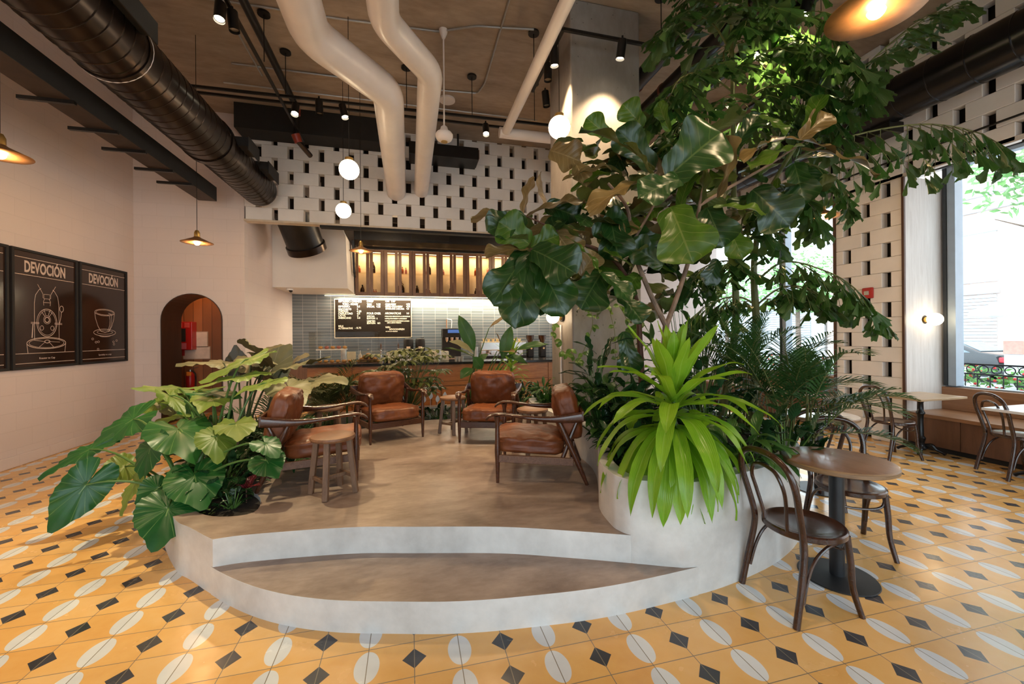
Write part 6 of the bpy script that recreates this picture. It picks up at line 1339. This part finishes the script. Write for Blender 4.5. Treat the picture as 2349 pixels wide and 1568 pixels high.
GB2 = 'leafy plants filling the planter'
bush('rubber_plant', 'nearly black glossy broad leaved plant at the right rim of the planter', bp(1800, 1010, 3.05, .61), 46, .26, .22, .42, .17, .085, m_dark, group=GB2)
bush('peace_lily', 'dark green lily clump spilling over the right front rim of the planter', bp(1705, 1050, 2.85, .61), 44, .20, .14, .30, .26, .075, m_mid, LANCE, GB2, g=1.3)
bush('peace_lily', 'dark green lily clump left of the bright plant at the inner rim of the planter', bp(1440, 1020, 3.05, .61), 40, .10, .16, .26, .22, .06, m_dark, LANCE, GB2, g=.9)
bush('broadleaf_shrub', 'dense leafy shrub in front of the pillar foot, behind the right armchair', bp(1385, 960, 3.75, .61), 90, .24, .22, .62, .24, .085, m_mid, LANCE, GB2, g=1.2)
bush('broadleaf_shrub', 'dark leafy shrub between the pillar and the bright plant', bp(1450, 930, 3.55, .61), 90, .24, .25, .70, .22, .085, m_dark, LANCE, GB2, g=.8)
bush('broadleaf_shrub', 'dark shrub behind the bright plant, right of the forked trunk', bp(1620, 930, 3.6, .61), 90, .35, .28, .75, .22, .08, m_dark, LANCE, GB2, g=.8)
bush('broadleaf_shrub', 'tall loose shrub with hanging leaves filling the gap above the bright plant', bp(1590, 800, 4.3, .61), 110, .55, .35, 1.75, .20, .07, m_mid, LANCE, GB2, g=1.0)
bush('staghorn_plant', 'plant with lobed jagged leaves against the pillar, above the right armchair', bp(1372, 880, 3.95, .61), 44, .16, .14, .95, .30, .075, m_dark, [(0, .2), (.15, .5), (.3, .35), (.45, .9), (.6, .55), (.75, 1.0), (.88, .5), (1, .0)], GB2, el=(.2, 1.3), g=.5)
# ---- left bed, small plants
bush('dark_undergrowth', 'dark low leafy clump under the green elephant ears', bp(500, 1090, 3.25, .31), 70, .22, .25, .34, .17, .07, m_dark, OVAL, 'low plants in the left bed', g=.6)
bush('dark_undergrowth', 'dark strap leaved clump behind the left armchair', bp(660, 1000, 4.0, .31), 60, .20, .3, .45, .30, .045, m_dark, STRAP, 'low plants in the left bed', g=1.0)
bush('dark_undergrowth', 'dark clump deep between the two elephant ear plants', (-1.75, 4.6, .31), 70, .25, .4, .5, .24, .06, m_dark, STRAP, 'low plants in the left bed', g=.8)
bush('small_glossy_plant', 'small glossy rosette plant at the rim of the round bed opening', bp(533, 1120, 3.0, .31), 34, .09, .08, .17, .075, .034, m_dark, OVAL, 'low plants in the left bed', g=.4)
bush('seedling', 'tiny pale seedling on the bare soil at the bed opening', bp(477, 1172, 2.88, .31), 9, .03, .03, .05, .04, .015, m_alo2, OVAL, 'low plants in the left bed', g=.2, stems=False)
q = V(bp(565, 1115, 3.1, .31)); t = plant('croton', 'small croton with a red veined leaf beside the left armchair foot', q)
for d, l in (((.6, -.5, .5), .18), ((-.2, -.6, .7), .13), ((.2, .5, .7), .14)): strap(MB(), (0, 0, .10), d, l, .075, (0, 0, 1), .5, OVAL).build('leaf', m_croton, t, origin=(0, 0, 0), ang=4)
MB().tube([(0, 0, 0), (0, 0, .11)], .005, 5).build('stem', m_barkr, t)
# ---- rear bed
def scheff(label, base, n, H, R0, mat, seed):
    b = V(base); t = plant('umbrella_bush', label, b, 'plant', 'umbrella bushes in the rear bed'); a_ = MB(); s_ = MB(); r = random.Random(seed)
    for k in range(n):
        a = r.uniform(0, 2*PI); rr = R0*math.sqrt(r.random()); z = H*r.uniform(.35, 1); c = V((rr*math.cos(a), rr*math.sin(a), z)); s_.tube([(0, 0, z*.2), (c.x*.5, c.y*.5, z*.6), tuple(c)], [.008, .005, .003], 4)
        for j in range(8): q = 2*PI*j/8+k; strap(a_, c, (math.cos(q), math.sin(q), .18), .20*r.uniform(.8, 1.2), .062, (0, 0, 1), .9, LANCE, 6, 3, .2, 0, j)
    a_.build('foliage', mat, t, origin=(0, 0, 0), ang=4); s_.build('stems', m_twig, t, origin=(0, 0, 0)); return t
m_sch = leafm('olive_green_leaf', (.07, .10, .02), (.17, .20, .05), (.2, .2, .08), 'pin', 6, .35, .25, .4)
scheff('wide umbrella bush between the two far armchairs, tips above the worktop', (-.02, 6.55, .31), 70, 1.08, .62, m_sch, 1)
scheff('lower umbrella bush behind the left one of the far armchairs', (-.60, 6.3, .31), 26, .78, .32, m_sch, 2)
q = V((-.90, 6.30, .31)); t = plant('variegated_dracaena', 'small plant with white striped leaves above the left far armchair', q); a_ = MB()
for k in range(26): a = k*2.4; e = .3+.9*(k/26); strap(a_, (0, 0, .42+.08*k/26), (math.cos(a)*math.cos(e), math.sin(a)*math.cos(e), math.sin(e)), .28, .05, (0, 0, 1), .7, LANCE, 8, 3, .2)
a_.build('foliage', m_var, t, origin=(0, 0, 0), ang=4); MB().cyl((0, 0, 0), (0, 0, .5), .012).build('stem', m_pet, t, origin=(0, 0, 0))
b = V((.88, 6.45, .31)); t = plant('bird_of_paradise', 'tall bird of paradise with upright paddle leaves in front of the bar', b)
for i, (ax, ay, tx, ty, da, dt, W_, h, m) in enumerate(((1088, 805, 1052, 722, 6.2, 6.2, .22, 'face', m_bop), (1087, 812, 1031, 782, 6.1, 5.9, .24, 'half', m_alo3), (1122, 752, 1176, 719, 6.0, 6.0, .09, 'left', m_figb), (1152, 822, 1173, 747, 6.1, 6.15, .20, 'face', m_bop), (1150, 800, 1136, 760, 6.3, 6.3, .18, 'right', m_figb),
        (1185, 803, 1258, 790, 6.0, 5.9, .20, 'half', m_bop), (1090, 820, 1018, 798, 6.2, 6.2, .20, 'up', m_bop), (1106, 845, 1085, 818, 6.1, 6.0, .18, 'face', m_bop), (1160, 815, 1210, 835, 6.1, 6.0, .16, 'half', m_bop), (1140, 805, 1185, 808, 6.2, 6.0, .14, 'half', m_figb), (1085, 845, 1056, 868, 6.0, 5.9, .20, 'half', m_bop), (1120, 850, 1148, 876, 6.1, 6.0, .16, 'half', m_bop), (1100, 830, 1120, 812, 6.3, 6.3, .16, 'half', m_mid))):
    a, c = at(ax, ay, da), at(tx, ty, dt); blade(MB(), a, c, W_, hint(h, a), OVAL, .015, .25, .08, 14, 7, i).build('leaf', m, t, origin=b, ang=4)
    s = b+V((R_.uniform(-.1, .1), R_.uniform(-.1, .1), 0)); MB().tube([q_-b for q_ in curve(s, a, .06)], [.014-.001*j for j in range(9)], 6).build('leaf_stalk', m_pet, t, origin=(0, 0, 0))
def rosette(name, label, base, n, z0, z1, L, W_, mat, group=None, g=1.0):
    b = V(base); t = plant(name, label, b, 'plant', group); a_ = MB()
    for k in range(n): a = k*2.399; u = k/n; e = -.05+1.25*u; strap(a_, (0, 0, z0+(z1-z0)*u), (math.cos(a)*math.cos(e), math.sin(a)*math.cos(e), math.sin(e)), L*R_.uniform(.85, 1.15), W_, (0, 0, 1), g*(1.3-u), STRAP, 10, 5, .25, R_.uniform(-.3, .3), k)
    a_.build('foliage', mat, t, origin=(0, 0, 0), ang=4); MB().cyl((0, 0, 0), (0, 0, z1), .014).build('stem', m_pet, t, origin=(0, 0, 0)); return t
rosette('lime_dracaena', 'lime green dracaena left of the pillar, in front of the bar end', (1.62, 6.55, .31), 46, .35, .95, .36, .055, m_drac2)
rosette('lime_dracaena', 'second lime green dracaena lower behind the right far armchair', (1.38, 6.25, .31), 30, .15, .55, .30, .05, m_drac2)
bush('dark_shrub', 'dark glossy shrub under the lime dracaenas, left of the pillar', (1.72, 6.35, .31), 80, .24, .2, .55, .18, .06, m_dark, LANCE, g=.8)
bush('dark_shrub', 'low dark shrub in the planter corner left of the pillar', (1.78, 5.35, .60), 70, .10, .32, .32, .20, .06, m_mid, LANCE, g=.9)
bush('peace_lily', 'peace lily with white flowers behind the round stool at the deck edge', (.36, 6.35, .31), 40, .22, .12, .18, .26, .05, m_dark, LANCE, 'low plants in the rear bed', g=1.1)
w_ = MB(); b = V((.30, 6.3, .31)); t = plant('lily_flowers', 'white peace lily blossoms standing above their dark leaves', b, 'flower')
for i, x in enumerate((-.12, -.02, .08, .19)): w_.tube([(x, 0, 0), (x+.01, 0, .25+.05*(i % 2))], .003, 4); blade(w_, (x+.01, 0, .25+.05*(i % 2)), (x+.02, 0, .36+.05*(i % 2)), .06, (0, -1, .2), OVAL, 0, .4)
w_.build('blossoms', m_wh, t, origin=(0, 0, 0))
bush('low_green_plant', 'low bright green plant between the far right armchair and the stool', (.92, 6.2, .31), 50, .22, .12, .16, .11, .055, m_mid, OVAL, 'low plants in the rear bed', g=.5)
bush('low_green_plant', 'low dark plant along the deck edge behind the left far armchair', (-.3, 6.2, .31), 50, .35, .10, .16, .16, .045, m_dark, LANCE, 'low plants in the rear bed', g=.8)
bush('low_green_plant', 'low dark plant behind the stool under the left armchair armrest', (-1.35, 5.6, .31), 60, .22, .3, .22, .18, .045, m_dark, LANCE, 'low plants in the rear bed', g=.8)
# ---- vines on the pillar
t = plant('climbing_vine', 'thin climbing vine with small leaves trailing down the pillar', (2.2, 4.66, .7), 'plant'); b = V((2.2, 4.66, .7)); a_ = MB(); s_ = MB()
for pts in (((1345, 690, 4.85), (1360, 735, 4.85), (1345, 790, 4.85), (1322, 830, 4.9), (1310, 800, 4.9)), ((1395, 700, 4.85), (1410, 760, 4.85), (1412, 820, 4.85)), ((1268, 745, 5.0), (1275, 790, 5.0), (1300, 810, 4.95)), ((1420, 700, 4.8), (1440, 740, 4.8), (1446, 800, 4.8))):
    P = spline([at(*p) for p in pts], 5); s_.tube([q-b for q in P], .004, 4)
    for k in range(0, len(P), 2):
        for s in (0, 1): d = V((R_.gauss(0, 1), -abs(R_.gauss(0, .5)), R_.gauss(-.5, .6))); blade(a_, P[k]-b, P[k]-b+d.normalized()*.09, .055, V((0, -1, .4)), OVAL, .02, .2, nu=7, nv=5)
a_.build('foliage', m_figl, t, origin=(0, 0, 0), ang=4); s_.build('stems', m_twig, t, origin=(0, 0, 0))
